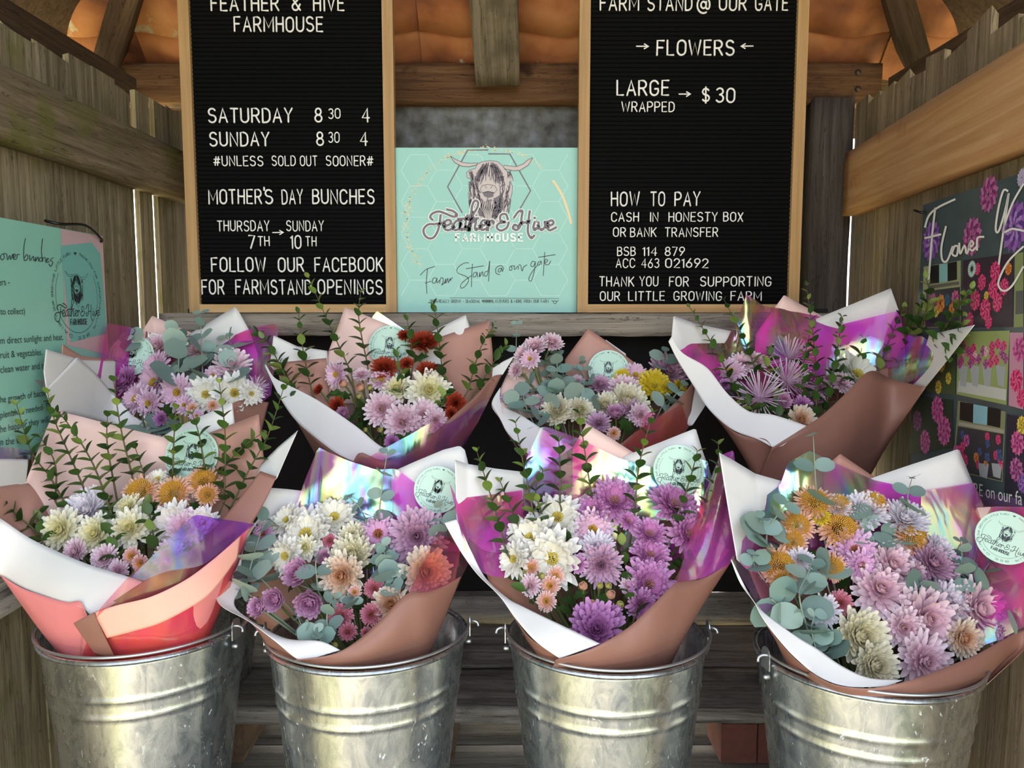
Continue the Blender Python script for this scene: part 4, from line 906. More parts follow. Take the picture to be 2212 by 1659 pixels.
kind('whdec', 'white double chrysanthemum', rings_dec(7, 22, .15, .1, 1.3, .4), ('#e6dce8', '#f7f3f9', '#efe6f0'), None, None, 5)
kind('whcream', 'creamy white chrysanthemum with pale yellow heart', rings_dec(6, 17, .21, .0, 1.3, .25, tip=.65), ('#ece6c0', '#fbf8ee', '#efe6a8'), (.12, .06, .2, 26, .05), ('#d8c860', '#f0e8a0', '#e8dc80'), 6)
kind('cream', 'cream incurved chrysanthemum', rings_dec(8, 23, .17, .05, 1.45, .65, .86), ('#e6dcb4', '#f9f5e4', '#efe5c0'), None, None, 7)
kind('creamp', 'cream chrysanthemum with peach heart', rings_dec(7, 20, .18, .05, 1.4, .45), ('#ecd0b0', '#f9f0e2', '#e6a878'), (.08, .05, .22, 20, .05), ('#d8904c', '#eec090', '#e0a060'), 8)
kind('yel', 'golden chrysanthemum with salmon outer petals', [(24, .70, .15, -.05, .10, .28, .0, .6), (24, .62, .14, .12, .25, .28, .03, .6), (22, .48, .12, .3, .45, .30, .06, .6)], ('#d98c70', '#f2c6b0', '#eebc98'), (.62, .40, .05, 240, .058), ('#c48a1c', '#f4c444', '#e8b044'), 9)
kind('lav', 'mauve pink incurved chrysanthemum', rings_dec(6, 13, .26, .2, 1.4, .9, .82), ('#b8649c', '#ebc6e0', '#cf8cb8'), (.10, .05, .22, 20, .045), ('#c8a040', '#e8d070', '#d8b850'), 10)
kind('lildec', 'dusty lilac double chrysanthemum', rings_dec(7, 21, .15, .02, 1.3, .4, tip=.6), ('#b884a8', '#e0c0d8', '#c898b4'), None, None, 11)
kind('mag', 'orchid purple chrysanthemum', rings_daisy(5, 19, .19, .88, .55, .1), ('#b8609c', '#e6b2de', '#cc84bc'), (.30, .12, .08, 80, .05), ('#a85090', '#d8a070', '#c880b0'), 12)
kind('magdec', 'deep orchid double chrysanthemum', rings_dec(6, 18, .18, .1, 1.3, .5), ('#a85698', '#dca6d8', '#c078b4'), None, None, 13)
kind('pompk', 'small dusky pink button chrysanthemum', rings_dec(7, 26, .14, .0, 1.4, .3, .80, .35, .5), ('#c0607c', '#e09aaa', '#cc6c7c'), (.2, .1, .28, 36, .06), ('#b05048', '#e8b060', '#d89858'), 14)
kind('btn', 'small blush button chrysanthemum with golden eye', rings_daisy(4, 26, .13, .72, .3, .1), ('#e8a08c', '#f6dcd8', '#efb8a4'), (.40, .2, .08, 90, .06), ('#d07c34', '#f0c040', '#e6ac50'), 15)
kind('red', 'rust red chrysanthemum', rings_dec(7, 22, .15, .05, 1.3, .45, tip=.5), ('#7c2414', '#c05034', '#94301c'), None, None, 16)
kind('ylw', 'bright yellow chrysanthemum', rings_daisy(4, 17, .22, .9, .5, .1), ('#c8a418', '#f0dc50', '#dcc030'), (.2, .1, .08, 40, .05), ('#b09020', '#e0cc50', '#ccb038'), 17)
kind('spider', 'lilac spider chrysanthemum with threadlike petals', [(26, 1.0, .035, .1, .3, .05, 0, .3), (24, .95, .035, .35, .7, .04, .02, .3), (22, .9, .035, .65, 1.1, .03, .03, .3), (18, .8, .035, 1.0, 1.4, .02, .03, .3)], ('#d0a8c8', '#f4e8f2', '#e0c0d8'), None, None, 18)
kind('bud', 'closed chrysanthemum bud', [(10, 1.2, .5, .2, 2.3, .3, -.3, .4), (8, .9, .45, .5, 2.4, .2, -.1, .4), (6, .6, .4, .8, 2.3, .1, .1, .4)], ('#a8a050', '#e4a88c', '#e8b0a0'), None, None, 19)
kind('gbud', 'closed green yellow bud', [(10, 1.2, .5, .2, 2.3, .3, -.3, .4), (8, .9, .45, .5, 2.4, .2, -.1, .4), (6, .6, .4, .8, 2.3, .1, .1, .4)], ('#8c9440', '#c8c070', '#d0c478'), None, None, 20)

# ------------------------------------------------------------------ leaves
def leaf_mesh(name, mat, wd=.5, fold=.18, droop=.15, prof=None, m=5):
    V = []; Fc = []
    for i in range(m + 1):
        t = i / m; w = (wd / 2) * (prof(t) if prof else math.sin(math.pi * min(1, t ** .8 * .98 + .02)) ** .9); z = -droop * t * t
        for s in (-1, 0, 1): V.append(Vector((t, s * w, z + abs(s) * w * fold * 2)))
    for i in range(m):
        for s in range(2): q = i * 3 + s; Fc.append((q, q + 3, q + 4, q + 1))
    return mesh(name, V, Fc, mat, smooth=True)
LEAF = leaf_mesh('small_leaf', M_['leaf'], .64, prof=lambda t: math.sin(math.pi * min(1, t ** .9 * .985 + .015)) ** .72)
MUML = leaf_mesh('lobed_leaf', M_['leaf'], .75, .12, .25, lambda t: (math.sin(math.pi * min(1, t * .97 + .03)) ** .8) * (.72 + .28 * math.cos(t * 19)), 9)
EUCL = leaf_mesh('round_leaf', M_['euc'], .95, .06, .06, lambda t: math.sqrt(max(.001, 1 - (2 * t - 1) ** 2)) if 0 < t < 1 else .06, 7)
GREENS = ['#2f4a20', '#3c5a28', '#46662c']; YOUNG = ['#6f8a3c', '#86994a', '#7c8f48']; EUCS = ['#8fa89c', '#7e9a90', '#9db2a4', '#89a19a']
# ------------------------------------------------------------------ bouquets
def fwd(n): return n.normalized()
class Bouquet:
    """one wrapped bunch; coordinates are picture points (crop origin, crop scale) with a depth in cm about the bucket's axis"""
    def __init__(s, org, bx, Yb, zrim, label, yspan, dspan=(8, -8), xspan=None):
        s.ox, s.oy, s.k = org; s.bx, s.Yb, s.zr = bx, Yb, zrim; s.yt, s.yl = yspan; s.dt, s.dl = dspan
        s.root = empty('flower_bouquet', (bx, Yb, zrim - .25), label, 'bouquet', 'wrapped flower bouquets'); s.rg = random.Random(hash(label) % 1000 if False else len(label) * 7 + int(Yb * 100)); s.xspan = xspan
        s.core = Vector((bx, Yb, zrim - .10))
    def P(s, x, y, d):
        p = W(s.ox + x / s.k, s.oy + y / s.k, s.Yb + d * .01); k = p.x / p.y; Y = p.y     # stay clear of the side walls
        if k < 0: Y = min(Y, (XL + .075) / k - (15 - d) * .0014)
        elif k > .15: Y = min(Y, (XR(0) - .05) / (k - .11) - (15 - d) * .0014)
        return p if Y == p.y else W(s.ox + x / s.k, s.oy + y / s.k, Y)
    def dep(s, y):
        t = (y - s.yt) / (s.yl - s.yt); t = max(-.15, min(1.1, t)); return s.dt + (s.dl - s.dt) * t
    def patch(s, name, top, bot, mats, smooth_top=True, tuck=False, bulge=0.0, n=44, m=10, crease=.0012, thick=.0007, label=None):
        if label and 'inner' in label: top = [(x, y, d + 2) for x, y, d in top]; bot = [(x, y, min(d + 9, 7)) for x, y, d in bot]
        if label and 'inner' in label: mats = ('brown', 'white')
        T = [s.P(*p) for p in top]; B = [s.P(*p) for p in bot]
        if smooth_top: T = [Vector(p) for p in catmull(T, 8)]
        B = [Vector(p) for p in catmull(B, 8)]
        T = resample(T, n); B = resample(B, n); rows = []
        for j in range(m + 1):
            t = j / m; row = []
            for i in range(n):
                p = T[i].lerp(B[i], t); p.y -= bulge * .01 * math.sin(math.pi * t) * math.sin(math.pi * (i + .5) / n)
                q = p * 9 + Vector((s.bx * 31, 3, 1)); p.y += crease * noise.noise(q) * 3; row.append(p)
            rows.append(row)
        if tuck:
            for j in range(1, 5):
                t = j / 4; rows.append([Vector((b.x + (s.bx + (b.x - s.bx) * .45 - b.x) * t, b.y + (s.Yb + (b.y - s.Yb) * .45 - b.y) * t, b.z - .16 * t)) for b in B])
        V = [p for r in rows for p in r]; R = len(rows)
        Fc = [(j * n + i, j * n + i + 1, (j + 1) * n + i + 1, (j + 1) * n + i) for j in range(R - 1) for i in range(n - 1)]
        a = sum((((V[f[1]] - V[f[0]]).cross(V[f[3]] - V[f[0]])).dot(Vector((0, 0, HC)) - V[f[0]]) for f in Fc[::7]))
        if a < 0: Fc = [tuple(reversed(f)) for f in Fc]
        ml = [M_[x] for x in (mats if isinstance(mats, (tuple, list)) else (mats,))]
        o = put(name, V, Fc, ml, s.root, smooth=True)
        if len(ml) > 1:
            md = o.modifiers.new('thickness', 'SOLIDIFY'); md.thickness = thick; md.offset = -1; md.material_offset = 1; md.material_offset_rim = 0
        if label: o['label'] = label
        return o
    def sheet(s, mats, top, bot, **kw): return s.patch('wrapping_paper', top, bot, mats, **kw)
    def filmsheet(s, top, bot, mat='film', **kw): return s.patch('cellophane_sheet', top, bot, mat, **kw)
    def sticker(s, x, y, dia, d, roll=0.0, tilt=.0, yaw=0.0):
        p = s.P(x, y, d); r = dia / s.k / 2 / FPX * (s.Yb + d * .01) * 1.03
        Ms = Matrix.Translation(p) @ Matrix.Rotation(yaw, 4, 'Z') @ Matrix.Rotation(tilt, 4, 'X') @ Matrix.Rotation(roll, 4, 'Y') @ Matrix.Diagonal((r, r * .5, r, 1))
        o = inst('sticker', DISC, Ms, s.root); o['label'] = 'round mint sticker with cow emblem'; inst('print', SPRINT, Ms, o)
    def flower(s, key, x, y, dia, nx=None, ny=None, d=None, stem=True):
        me, ce, desc = K[key]; t = max(0, min(1, (y - s.yl) / (s.yt - s.yl))); dd = s.dep(y) if d is None else d
        p = s.P(x, y, dd); r = dia / s.k / 2 / FPX * p.y * 1.19
        x0, x1 = s.xspan; u = ((x - x0) / (x1 - x0)) * 2 - 1
        n = Vector((u * .5 if nx is None else nx, -.80, (.22 + .5 * t) if ny is None else ny)) + Vector((s.rg.uniform(-.12, .12), 0, s.rg.uniform(-.1, .1))); n.normalize()
        Mf = frame(p - n * r * .25, n.orthogonal(), n) @ Matrix.Rotation(s.rg.uniform(0, 6.28), 4, 'Z') @ Matrix.Diagonal((r, r, r, 1))
        o = inst('bud' if key in ('bud', 'gbud') else 'chrysanthemum', me, Mf, s.root); o['label'] = desc; o['kind'] = 'thing' if False else 'stuff'
        del o['kind']
        if ce: inst('flower_centre', ce, Mf, o)
        if stem:
            q = p - n * r * .3; mid = q - n * .05 - Vector((0, 0, .03)); v, f = tube(catmull([q, mid, mid.lerp(s.core, .6), s.core], 3), .0022, 5, cap=False); put('stem', v, f, M_['stem'], o, smooth=True)
        return o
    def sprig(s, pts, size, d0=None, d1=6, spc=.42, young=.3, euc=False, dens=1.0, free=False):
        """pts base -> tip; size = leaf length in crop points"""
        n = len(pts); b0 = s.dep(pts[0][1]) if d0 is None else d0
        P = [s.P(x, y, b0 + (d1 - b0) * i / (n - 1)) for i, (x, y) in enumerate(pts)]
        C = [Vector(p) for p in catmull(P, 6)] if n > 2 else P
        base = C[0]; L = sum((b - a).length for a, b in zip(C, C[1:])); sz = size * 1.3 / s.k / FPX * base.y
        full = [s.core.lerp(base, .4), s.core.lerp(base, .8)] + C
        if free: full = C
        v, f = tube(full, .0016 if not euc else .0014, 5, rfun=lambda t: 1.2 - .8 * t)
        o = put('eucalyptus_sprig' if euc else 'leafy_sprig', v, f, M_['eucstem' if euc else 'twig'], s.root, smooth=True)
        o['label'] = 'blue grey round leaved eucalyptus sprig' if euc else 'upright sprig of small glossy green leaves'
        cnt = max(2, int(L / (sz * spc))); Q = resample(C, cnt + 1)
        for i, p in enumerate(Q):
            t = i / cnt; tg = (Q[min(i + 1, cnt)] - Q[max(i - 1, 0)]).normalized(); ph = (i % 2) * math.pi / 2 + s.rg.uniform(-.4, .4) + .6
            a = tg.orthogonal().normalized(); b = tg.cross(a)
            for sg in (0, math.pi):
                if s.rg.random() > dens: continue
                rad = a * math.cos(ph + sg) + b * math.sin(ph + sg); k = sz * (1.05 - .5 * t ** 2 if not euc else 1.1 - .62 * t) * s.rg.uniform(.8, 1.12)
                if euc:
                    dr = (rad + tg * .25 + Vector((0, 0, s.rg.uniform(-.2, .2)))).normalized(); nm = (tg * .55 + Vector((s.rg.uniform(-.3, .3), -.75, .35))).normalized()
                else:
                    up = .55 + .6 * t; dr = (rad + tg * up + Vector((s.rg.uniform(-.15, .15), s.rg.uniform(-.15, .15), s.rg.uniform(-.15, .15)))).normalized(); nm = (tg - rad * .55 * up + Vector((0, -.35, .1))).normalized()
                if abs(dr.dot(nm)) > .95: nm = Vector((0, -1, .2))
                lf = inst('leaf', EUCL if euc else LEAF, frame(p, dr, nm) @ Matrix.Diagonal((k, k, k, 1)), o)
                lf.color = lin(s.rg.choice(EUCS)) if euc else lin(s.rg.choice(YOUNG if s.rg.random() < young * (.4 + 1.2 * t) else GREENS))
        return o
    def eucs(s, lst, d1=5):
        for e in lst: s.sprig(e[0], e[1], d1=e[2] if len(e) > 2 else d1, spc=e[3] if len(e) > 3 else .5, euc=True)
    def filler(s, pts, size=120, dd=-3):
        """lobed chrysanthemum leaves low among the stems"""
        for (x, y) in pts:
            p = s.P(x, y, s.dep(y) + 3); sz = size / s.k / FPX * p.y * s.rg.uniform(.8, 1.2)
            az = s.rg.uniform(-1.2, 1.2); dr = Vector((math.sin(az), -.5, .3 + .5 * math.cos(az))).normalized(); o = inst('chrysanthemum_leaf', MUML, frame(p - dr * sz * .5, dr, Vector((s.rg.uniform(-.4, .4), -.6, .8))) @ Matrix.Diagonal((sz, sz, sz, 1)), s.root)
            o.color = lin(s.rg.choice(GREENS))
# ------------------------------------------------------------------ the eight bunches and their buckets
ZF = Z_LOW + .006; ZR_ = Z_BENCH + .003
def bpos(px, py, Y): return W(px, py, Y).x
YF = [1.208, 1.178, 1.169, 1.102]; XF = [-.5928, -.2274, .1492, .5243]
YR = 1.58; YR4 = 1.54; XRr = [bpos(418, 1120, YR), bpos(822, 1120, YR), bpos(1290, 1120, YR), bpos(1768, 1120, YR4)]
LEAN = math.radians(2.5)
FLB = ['front galvanised bucket holding the coral wrapped bunch, leftmost', 'front galvanised bucket holding the brown wrapped bunch with button flowers', 'front galvanised bucket holding the brown wrapped bunch of white and purple flowers', 'front galvanised bucket holding the bunch of golden and pale pink flowers, rightmost']
RLB = ['rear galvanised bucket on the bench behind the coral wrapped bunch', 'rear galvanised bucket on the bench under the bunch with rust red flowers', 'rear galvanised bucket on the bench under the cream, lilac and yellow bunch', 'rear galvanised bucket on the bench under the large brown wrapped bunch on the right']
for i in range(4):
    bucket(XF[i], YF[i] - HB * math.sin(LEAN), ZF, FLB[i], (-.22, .12, .0, .20)[i], LEAN)
    bucket(XRr[i], YR4 if i == 3 else YR, ZR_, RLB[i], .12)
ZRIMF = ZF + HB; ZRIMR = ZR_ + HB

# ---- front 1: coral wrap, tall green sprigs
b = Bouquet((0, 850, 2.765), XF[0], YF[0], ZRIMF, 'bunch in coral pink wrap with tall green sprigs and golden flowers, front left', (480, 1080), xspan=(150, 1300))
b.sheet(('white', 'white'), [(900, 300, 14), (1080, 190, 14.5), (1385, 52, 15), (1400, 170, 14.5)], [(900, 700, 10), (1400, 700, 10)], smooth_top=False)
b.sheet(('white', 'brown'), [(-90, 395, 6), (0, 390, 7), (170, 392, 9), (150, 545, 9)], [(-90, 570, 6), (0, 580, 7), (120, 640, 8), (160, 660, 9)], smooth_top=False)
b.sheet(('mauve', 'white'), [(-60, 575, 5), (0, 555, 6), (150, 535, 9), (330, 560, 11)], [(-60, 900, -2), (100, 950, -2), (250, 950, 0), (380, 900, 6)], smooth_top=False)
b.sheet(('pink', 'white'), [(145, 545, 9.5), (230, 330, 11), (325, 98, 13), (640, 180, 13.2), (990, 264, 13.4), (1330, 420, 13)], [(200, 900, 6), (700, 900, 8), (1330, 800, 9)], smooth_top=False)
b.sheet(('mauve', 'white'), [(1180, 262, 12.4), (1545, 122, 12.4), (1575, 380, 10.5), (1590, 560, 7)], [(1180, 800, 8), (1400, 850, 5), (1500, 800, 3)], smooth_top=False)
b.sheet(('white', 'brown'), [(1560, 420, 7), (1660, 320, 6), (1778, 220, 5)], [(1480, 640, 3), (1570, 600, 2.5), (1655, 500, 2)], smooth_top=False)
b.sheet(('white', 'brown'), [(-90, 690, -2), (0, 745, -3), (200, 880, -5), (500, 1010, -9), (780, 1098, -12), (860, 1130, -13)], [(-90, 1040, -4), (0, 1090, -6), (180, 1190, -8.5), (330, 1240, -11), (480, 1275, -13.2), (560, 1340, -14)], bulge=1)
b.sheet(('brown', 'white'), [(600, 1290, -13.5), (860, 1120, -13), (1080, 980, -9), (1280, 800, -4), (1450, 600, 0), (1555, 462, 2.5)], [(640, 1330, -13.8), (900, 1240, -12.8), (1180, 1100, -9), (1380, 930, -5), (1540, 720, -1), (1652, 497, 2)], bulge=.5)
b.sheet(('coral', 'white'), [(0, 1085, -6.3), (130, 1165, -8.2), (300, 1225, -10.8), (400, 1247, -12.2), (480, 1245, -13.4), (520, 1335, -14.3)], [(205, 1368, -6), (260, 1440, -8), (330, 1510, -9.5), (420, 1570, -10.5), (540, 1600, -11), (680, 1605, -11)], tuck=True, bulge=.6)
b.sheet(('coral', 'white'), [(500, 1340, -14.6), (620, 1285, -14.4), (850, 1235, -13.8), (1100, 1120, -11), (1300, 970, -7.5), (1500, 785, -2.6)], [(480, 1590, -11), (680, 1605, -11), (900, 1590, -10.4), (1080, 1560, -9), (1200, 1515, -6.5), (1275, 1390, -3)], tuck=True, bulge=1.5)
b.sheet(('salmon', 'white'), [(560, 1310, -16.0), (700, 1265, -16), (900, 1215, -15.6), (1100, 1118, -13.2), (1250, 1010, -10.4), (1440, 850, -6)], [(640, 1460, -15.8), (800, 1420, -15.8), (960, 1370, -15.2), (1150, 1270, -13), (1280, 1170, -10.6), (1420, 980, -6)])
b.sheet(('brown', 'brown'), [(440, 1372, -16.2), (500, 1340, -16.4), (560, 1308, -16.4)], [(575, 1560, -13.6), (630, 1575, -13.6), (690, 1580, -13.6)])
b.filmsheet([(600, 1280, -16.8), (780, 1080, -16), (950, 932, -14), (1165, 945, -12), (1275, 760, -6.5), (1520, 772, -4)], [(480, 1600, -11.6), (700, 1615, -11.6), (900, 1600, -11), (1080, 1570, -9.6), (1200, 1520, -7.2), (1290, 1380, -3.6)], 'film_coral', smooth_top=False, bulge=2)
b.filmsheet([(780, 1100, -18), (950, 930, -16), (1080, 800, -13.6), (1165, 728, -12), (1290, 745, -9.4), (1490, 775, -5.6)], [(860, 1118, -18), (1000, 1062, -17), (1190, 1030, -14.8), (1300, 960, -12.4), (1420, 860, -9), (1520, 782, -5.6)], 'film_violet')
b.filmsheet([(-60, 320, 4), (60, 320, 5), (205, 345, 6)], [(-60, 390, 4), (60, 388, 5), (180, 395, 6)], 'film_purple', smooth_top=False)
b.sticker(1145, 368, 315, 10.6, roll=.12, tilt=-.28)
for f_ in (('yel', 825, 580, 215, -.1, .5), ('yel', 1025, 592, 215, 0, .45), ('yel', 1215, 518, 195, .2, .75), ('yel', 1235, 605, 130, .2, .2), ('whdec', 510, 690, 265, -.2, .75), ('whcream', 760, 680, 175), ('whcream', 350, 815, 255, -.2, .3), ('whcream', 560, 835, 240), ('whcream', 770, 800, 240, 0, .6), ('whdaisy', 1020, 775, 265, .1, .3), ('pinkdec', 1110, 800, 220), ('whdaisy', 1205, 770, 190), ('btn', 780, 970, 118, 0, .3), ('btn', 832, 1018, 120, 0, .1), ('pinkdec', 620, 985, 160), ('pinkdec', 1010, 965, 170), ('pinkdec', 440, 945, 160), ('btn', 980, 1035, 75), ('whdaisy', 940, 500, 130, 0, 1), ('pinkdec', 700, 1060, 130), ('btn', 840, 1095, 90)): b.flower(*f_)
b.filler([(300, 900), (480, 850), (650, 900), (860, 900), (930, 1040), (560, 1000), (1150, 880), (880, 700), (1180, 680)], 130)
for p_ in ([(520, 610), (430, 400), (330, 170), (285, 0)], [(400, 680), (300, 500), (190, 350), (100, 70)], [(680, 530), (640, 300), (642, 140)], [(790, 490), (720, 200), (680, -70)], [(860, 480), (810, 330)], [(1030, 500), (1040, 250), (1050, 95)], [(1225, 460), (1190, 250), (1150, 125)], [(1340, 640), (1345, 250), (1310, -60)], [(1370, 700), (1480, 470), (1600, 250), (1690, -20)], [(1300, 480), (1440, 330), (1560, 240)], [(680, 760), (560, 430), (420, 200), (345, 110)], [(940, 980), (890, 700), (885, 610)], [(700, 980), (660, 760), (640, 640)], [(250, 880), (230, 640)], [(190, 800), (70, 700), (-10, 640)], [(330, 640), (330, 420), (240, 260)]): b.sprig(p_, 78, d1=8.5, spc=.66)

# ---- front 2: brown wrap, cream and mauve flowers, eucalyptus
b = Bouquet((450, 930, 2.91), XF[1], YF[1], ZRIMF, 'brown wrapped bunch with cream, mauve and dusky button flowers among eucalyptus, front row', (500, 1330), xspan=(200, 1500))
b.sheet(('white', 'brown'), [(310, 500, 9), (390, 360, 11), (500, 368, 12), (600, 380, 12.5)], [(300, 800, 5), (450, 800, 8), (600, 800, 9)], smooth_top=False)
b.sheet(('white', 'brown'), [(1150, 262, 13.4), (1300, 195, 13.4), (1480, 120, 13.2), (1580, 95, 13), (1612, 120, 12.8), (1640, 230, 12.4), (1690, 420, 11)], [(1150, 760, 9), (1400, 760, 9), (1620, 760, 6)], smooth_top=False)
b.filmsheet([(545, 500, 10), (600, 330, 11.5), (690, 105, 12), (860, 185, 12.2), (1050, 250, 12.2), (1180, 240, 12.2), (1270, 312, 12), (1420, 420, 11.5), (1560, 500, 10)], [(500, 860, 7), (800, 900, 8), (1200, 900, 8), (1580, 860, 5)], 'film_bright', smooth_top=False, crease=.004)
b.sheet(('mauve', 'white'), [(330, 620, 6.5), (600, 600, 9), (1000, 600, 9.4), (1400, 600, 9), (1590, 720, 5)], [(230, 1150, -2), (600, 1350, -2), (1000, 1350, -2), (1540, 1000, -1)], smooth_top=False, label='inner side of the wrap')
b.filmsheet([(1480, 560, 7), (1560, 640, 5), (1640, 830, 1)], [(1260, 1020, -8.5), (1420, 1005, -7), (1590, 925, -2)], 'film_coral')
b.sheet(('white', 'brown'), [(372, 498, 7), (245, 680, 4), (206, 850, 2), (212, 980, 0), (166, 1062, -2), (190, 1130, -4), (330, 1232, -7), (500, 1312, -10.5), (700, 1325, -12.5), (830, 1382, -13.3)], [(372, 492, 7), (255, 640, 4), (180, 860, 1.5), (62, 1000, -1.5), (55, 1055, -3), (100, 1110, -5), (250, 1195, -8), (400, 1312, -11.5), (560, 1442, -14), (640, 1440, -14.2)], n=60)
b.sheet(('brown', 'white'), [(250, 1190, -7.6), (320, 1255, -9), (400, 1320, -11), (480, 1385, -12.6), (560, 1446, -13.8)], [(345, 1300, -6.5), (400, 1395, -8.4), (470, 1460, -9.6), (560, 1500, -10.6), (660, 1520, -11)], tuck=True)
b.sheet(('brown', 'white'), [(540, 1448, -14.4), (700, 1428, -14.6), (830, 1388, -14), (960, 1300, -12.6), (1090, 1180, -11), (1258, 1020, -8.6), (1400, 1008, -7), (1592, 920, -2)], [(560, 1480, -11), (700, 1508, -11.2), (850, 1512, -11.4), (1000, 1505, -11), (1150, 1480, -9.6), (1280, 1450, -7.8), (1385, 1400, -5.5), (1480, 1200, -2)], tuck=True, bulge=2, n=60)
b.sticker(1440, 372, 292, 9.6, roll=.3, tilt=-.24)
for f_ in (('whdaisy', 600, 640, 340, -.1, .6), ('whdaisy', 480, 555, 220, -.4, .8), ('whdaisy', 790, 530, 270, .1, .9), ('whdaisy', 470, 790, 230, -.4, .2), ('whcream', 605, 735, 140, -.1, .3), ('cream', 905, 665, 200, 0, .8), ('cream', 900, 780, 290, 0, .6), ('creamp', 835, 915, 285, -.1, .3), ('orangeeye', 1065, 645, 240, 0, .6), ('lildec', 1310, 665, 350, .15, .4), ('whcream', 1290, 550, 140, .2, 1), ('creamp', 1370, 890, 310, .3, .3), ('lav', 560, 895, 240, -.2, .5), ('lav', 410, 1060, 200, -.2, .3), ('lav', 630, 1085, 240, 0, .1), ('lav', 312, 1110, 165, -.4, .2), ('pompk', 1045, 992, 135), ('pompk', 1025, 1158, 148), ('pompk', 830, 1168, 165, 0, .15), ('pompk', 876, 1268, 124, 0, .0), ('creamp', 1145, 1090, 235, .2, .5), ('btn', 920, 1015, 95), ('pompk', 995, 1272, 80), ('gbud', 795, 1352, 55), ('lav', 725, 800, 130), ('orangeeye', 335, 645, 130, -.3, .6), ('pompk', 760, 690, 100)): b.flower(*f_)
b.filler([(700, 1000), (1180, 950), (960, 1120), (520, 980), (1000, 850), (1240, 800), (760, 1240)], 120)
b.eucs([([(1070, 560), (1095, 330), (1125, 140)], 92, 9, 1.2), ([(230, 1010), (270, 840), (330, 640), (370, 560)], 155, 5, .42), ([(330, 930), (290, 760)], 150, 3, .4), ([(690, 1010), (675, 840), (690, 790)], 120, 1, .7), ([(1130, 950), (1120, 820), (1090, 720)], 110, 3, .36), ([(1150, 960), (1160, 870), (1150, 750)], 105, 4, .36), ([(650, 1310), (600, 1250), (565, 1180)], 85, -7, .6), ([(760, 1320), (745, 1180), (770, 1080), (830, 1050)], 120, -3, .5), ([(1460, 660), (1465, 560), (1455, 480)], 110, 7, .6), ([(990, 560), (940, 470), (880, 420)], 70, 9, .8), ([(900, 1110), (905, 1050)], 80, -3, .6), ([(700, 1330), (690, 1270)], 130, -9, .5), ([(1170, 1010), (1140, 960)], 90, -2, .5), ([(250, 1060), (240, 960)], 90, -1, .6)], 6)

# ---- front 3: brown wrap, white daisies and orchid purple flowers
b = Bouquet((940, 900, 2.765), XF[2], YF[2], ZRIMF, 'brown wrapped bunch of white and orchid purple flowers with tall green sprigs, front row', (430, 1330), xspan=(330, 1700))
b.sheet(('pink', 'white'), [(820, 190, 13.6), (905, 42, 14), (1060, 135, 14), (1200, 225, 13.8)], [(820, 560, 10), (1200, 560, 10)], smooth_top=False)
b.sheet(('white', 'brown'), [(1120, 240, 13.2), (1340, 155, 13.4), (1555, 68, 13.4), (1600, 215, 12.8), (1645, 340, 12), (1680, 520, 10)], [(1080, 800, 9), (1400, 820, 8), (1650, 800, 5)], smooth_top=False)
b.sheet(('white', 'brown'), [(118, 256, 6), (190, 282, 7.5), (360, 310, 9.5), (530, 330, 11)], [(130, 640, 3), (300, 800, 4), (520, 800, 8)], smooth_top=False)
b.sheet(('mauve', 'white'), [(200, 640, 4), (600, 620, 8), (1100, 620, 8.5), (1500, 620, 7), (1760, 800, 2)], [(330, 1010, -2), (800, 1300, -3), (1100, 1300, -3), (1600, 1000, -1)], smooth_top=False, label='inner side of the wrap')
b.filmsheet([(500, 520, 10), (545, 250, 11.6), (638, 54, 12.4), (860, 132, 12.6), (1100, 250, 12.4), (1330, 310, 12), (1620, 250, 11.4), (1660, 420, 10.6)], [(480, 860, 6), (800, 860, 8), (1300, 880, 8), (1640, 900, 4)], 'film_bright', smooth_top=False, crease=.004)
b.filmsheet([(85, 392, 4), (130, 488, 4.6), (300, 470, 7), (520, 440, 9.6)], [(180, 800, 0), (280, 930, -1), (450, 960, 2), (540, 900, 5)], 'film', smooth_top=False)
b.filmsheet([(1600, 470, 9), (1700, 232, 8), (1782, 200, 7), (1800, 330, 6.6), (1910, 345, 4.6), (1880, 690, 1)], [(1440, 990, -5), (1500, 985, -5), (1600, 965, -4), (1650, 945, -3), (1720, 910, -2), (1775, 868, -1)], 'film', smooth_top=False)
b.sheet(('white', 'brown'), [(128, 612, 2), (215, 800, 0), (300, 960, -2), (430, 1080, -5), (520, 1130, -7), (750, 1240, -11), (985, 1356, -13.6)], [(55, 632, 2), (150, 800, 0), (250, 935, -2.4), (380, 1065, -5.6), (480, 1205, -9), (600, 1340, -12.6), (742, 1442, -14.2)], n=60)
b.sheet(('brown', 'white'), [(395, 1080, -5.4), (480, 1212, -8.6), (560, 1318, -11), (640, 1372, -12.4), (705, 1385, -13.4), (742, 1446, -14)], [(500, 1250, -5), (580, 1380, -7.4), (650, 1480, -9.4), (740, 1540, -10.8), (850, 1570, -11.2), (950, 1580, -11.2)], tuck=True)
b.sheet(('brown', 'white'), [(720, 1452, -14.6), (860, 1412, -14.4), (985, 1362, -14), (1150, 1262, -12), (1300, 1122, -9.6), (1425, 1002, -7), (1480, 986, -6), (1610, 966, -4), (1772, 868, -1)], [(690, 1520, -10.8), (850, 1568, -11.2), (1000, 1575, -11.2), (1150, 1565, -10.6), (1270, 1540, -9), (1385, 1490, -6.5), (1450, 1390, -4), (1510, 1270, -2)], tuck=True, bulge=2, n=60)
b.sticker(1455, 320, 300, 9.6, roll=.08, tilt=-.27)
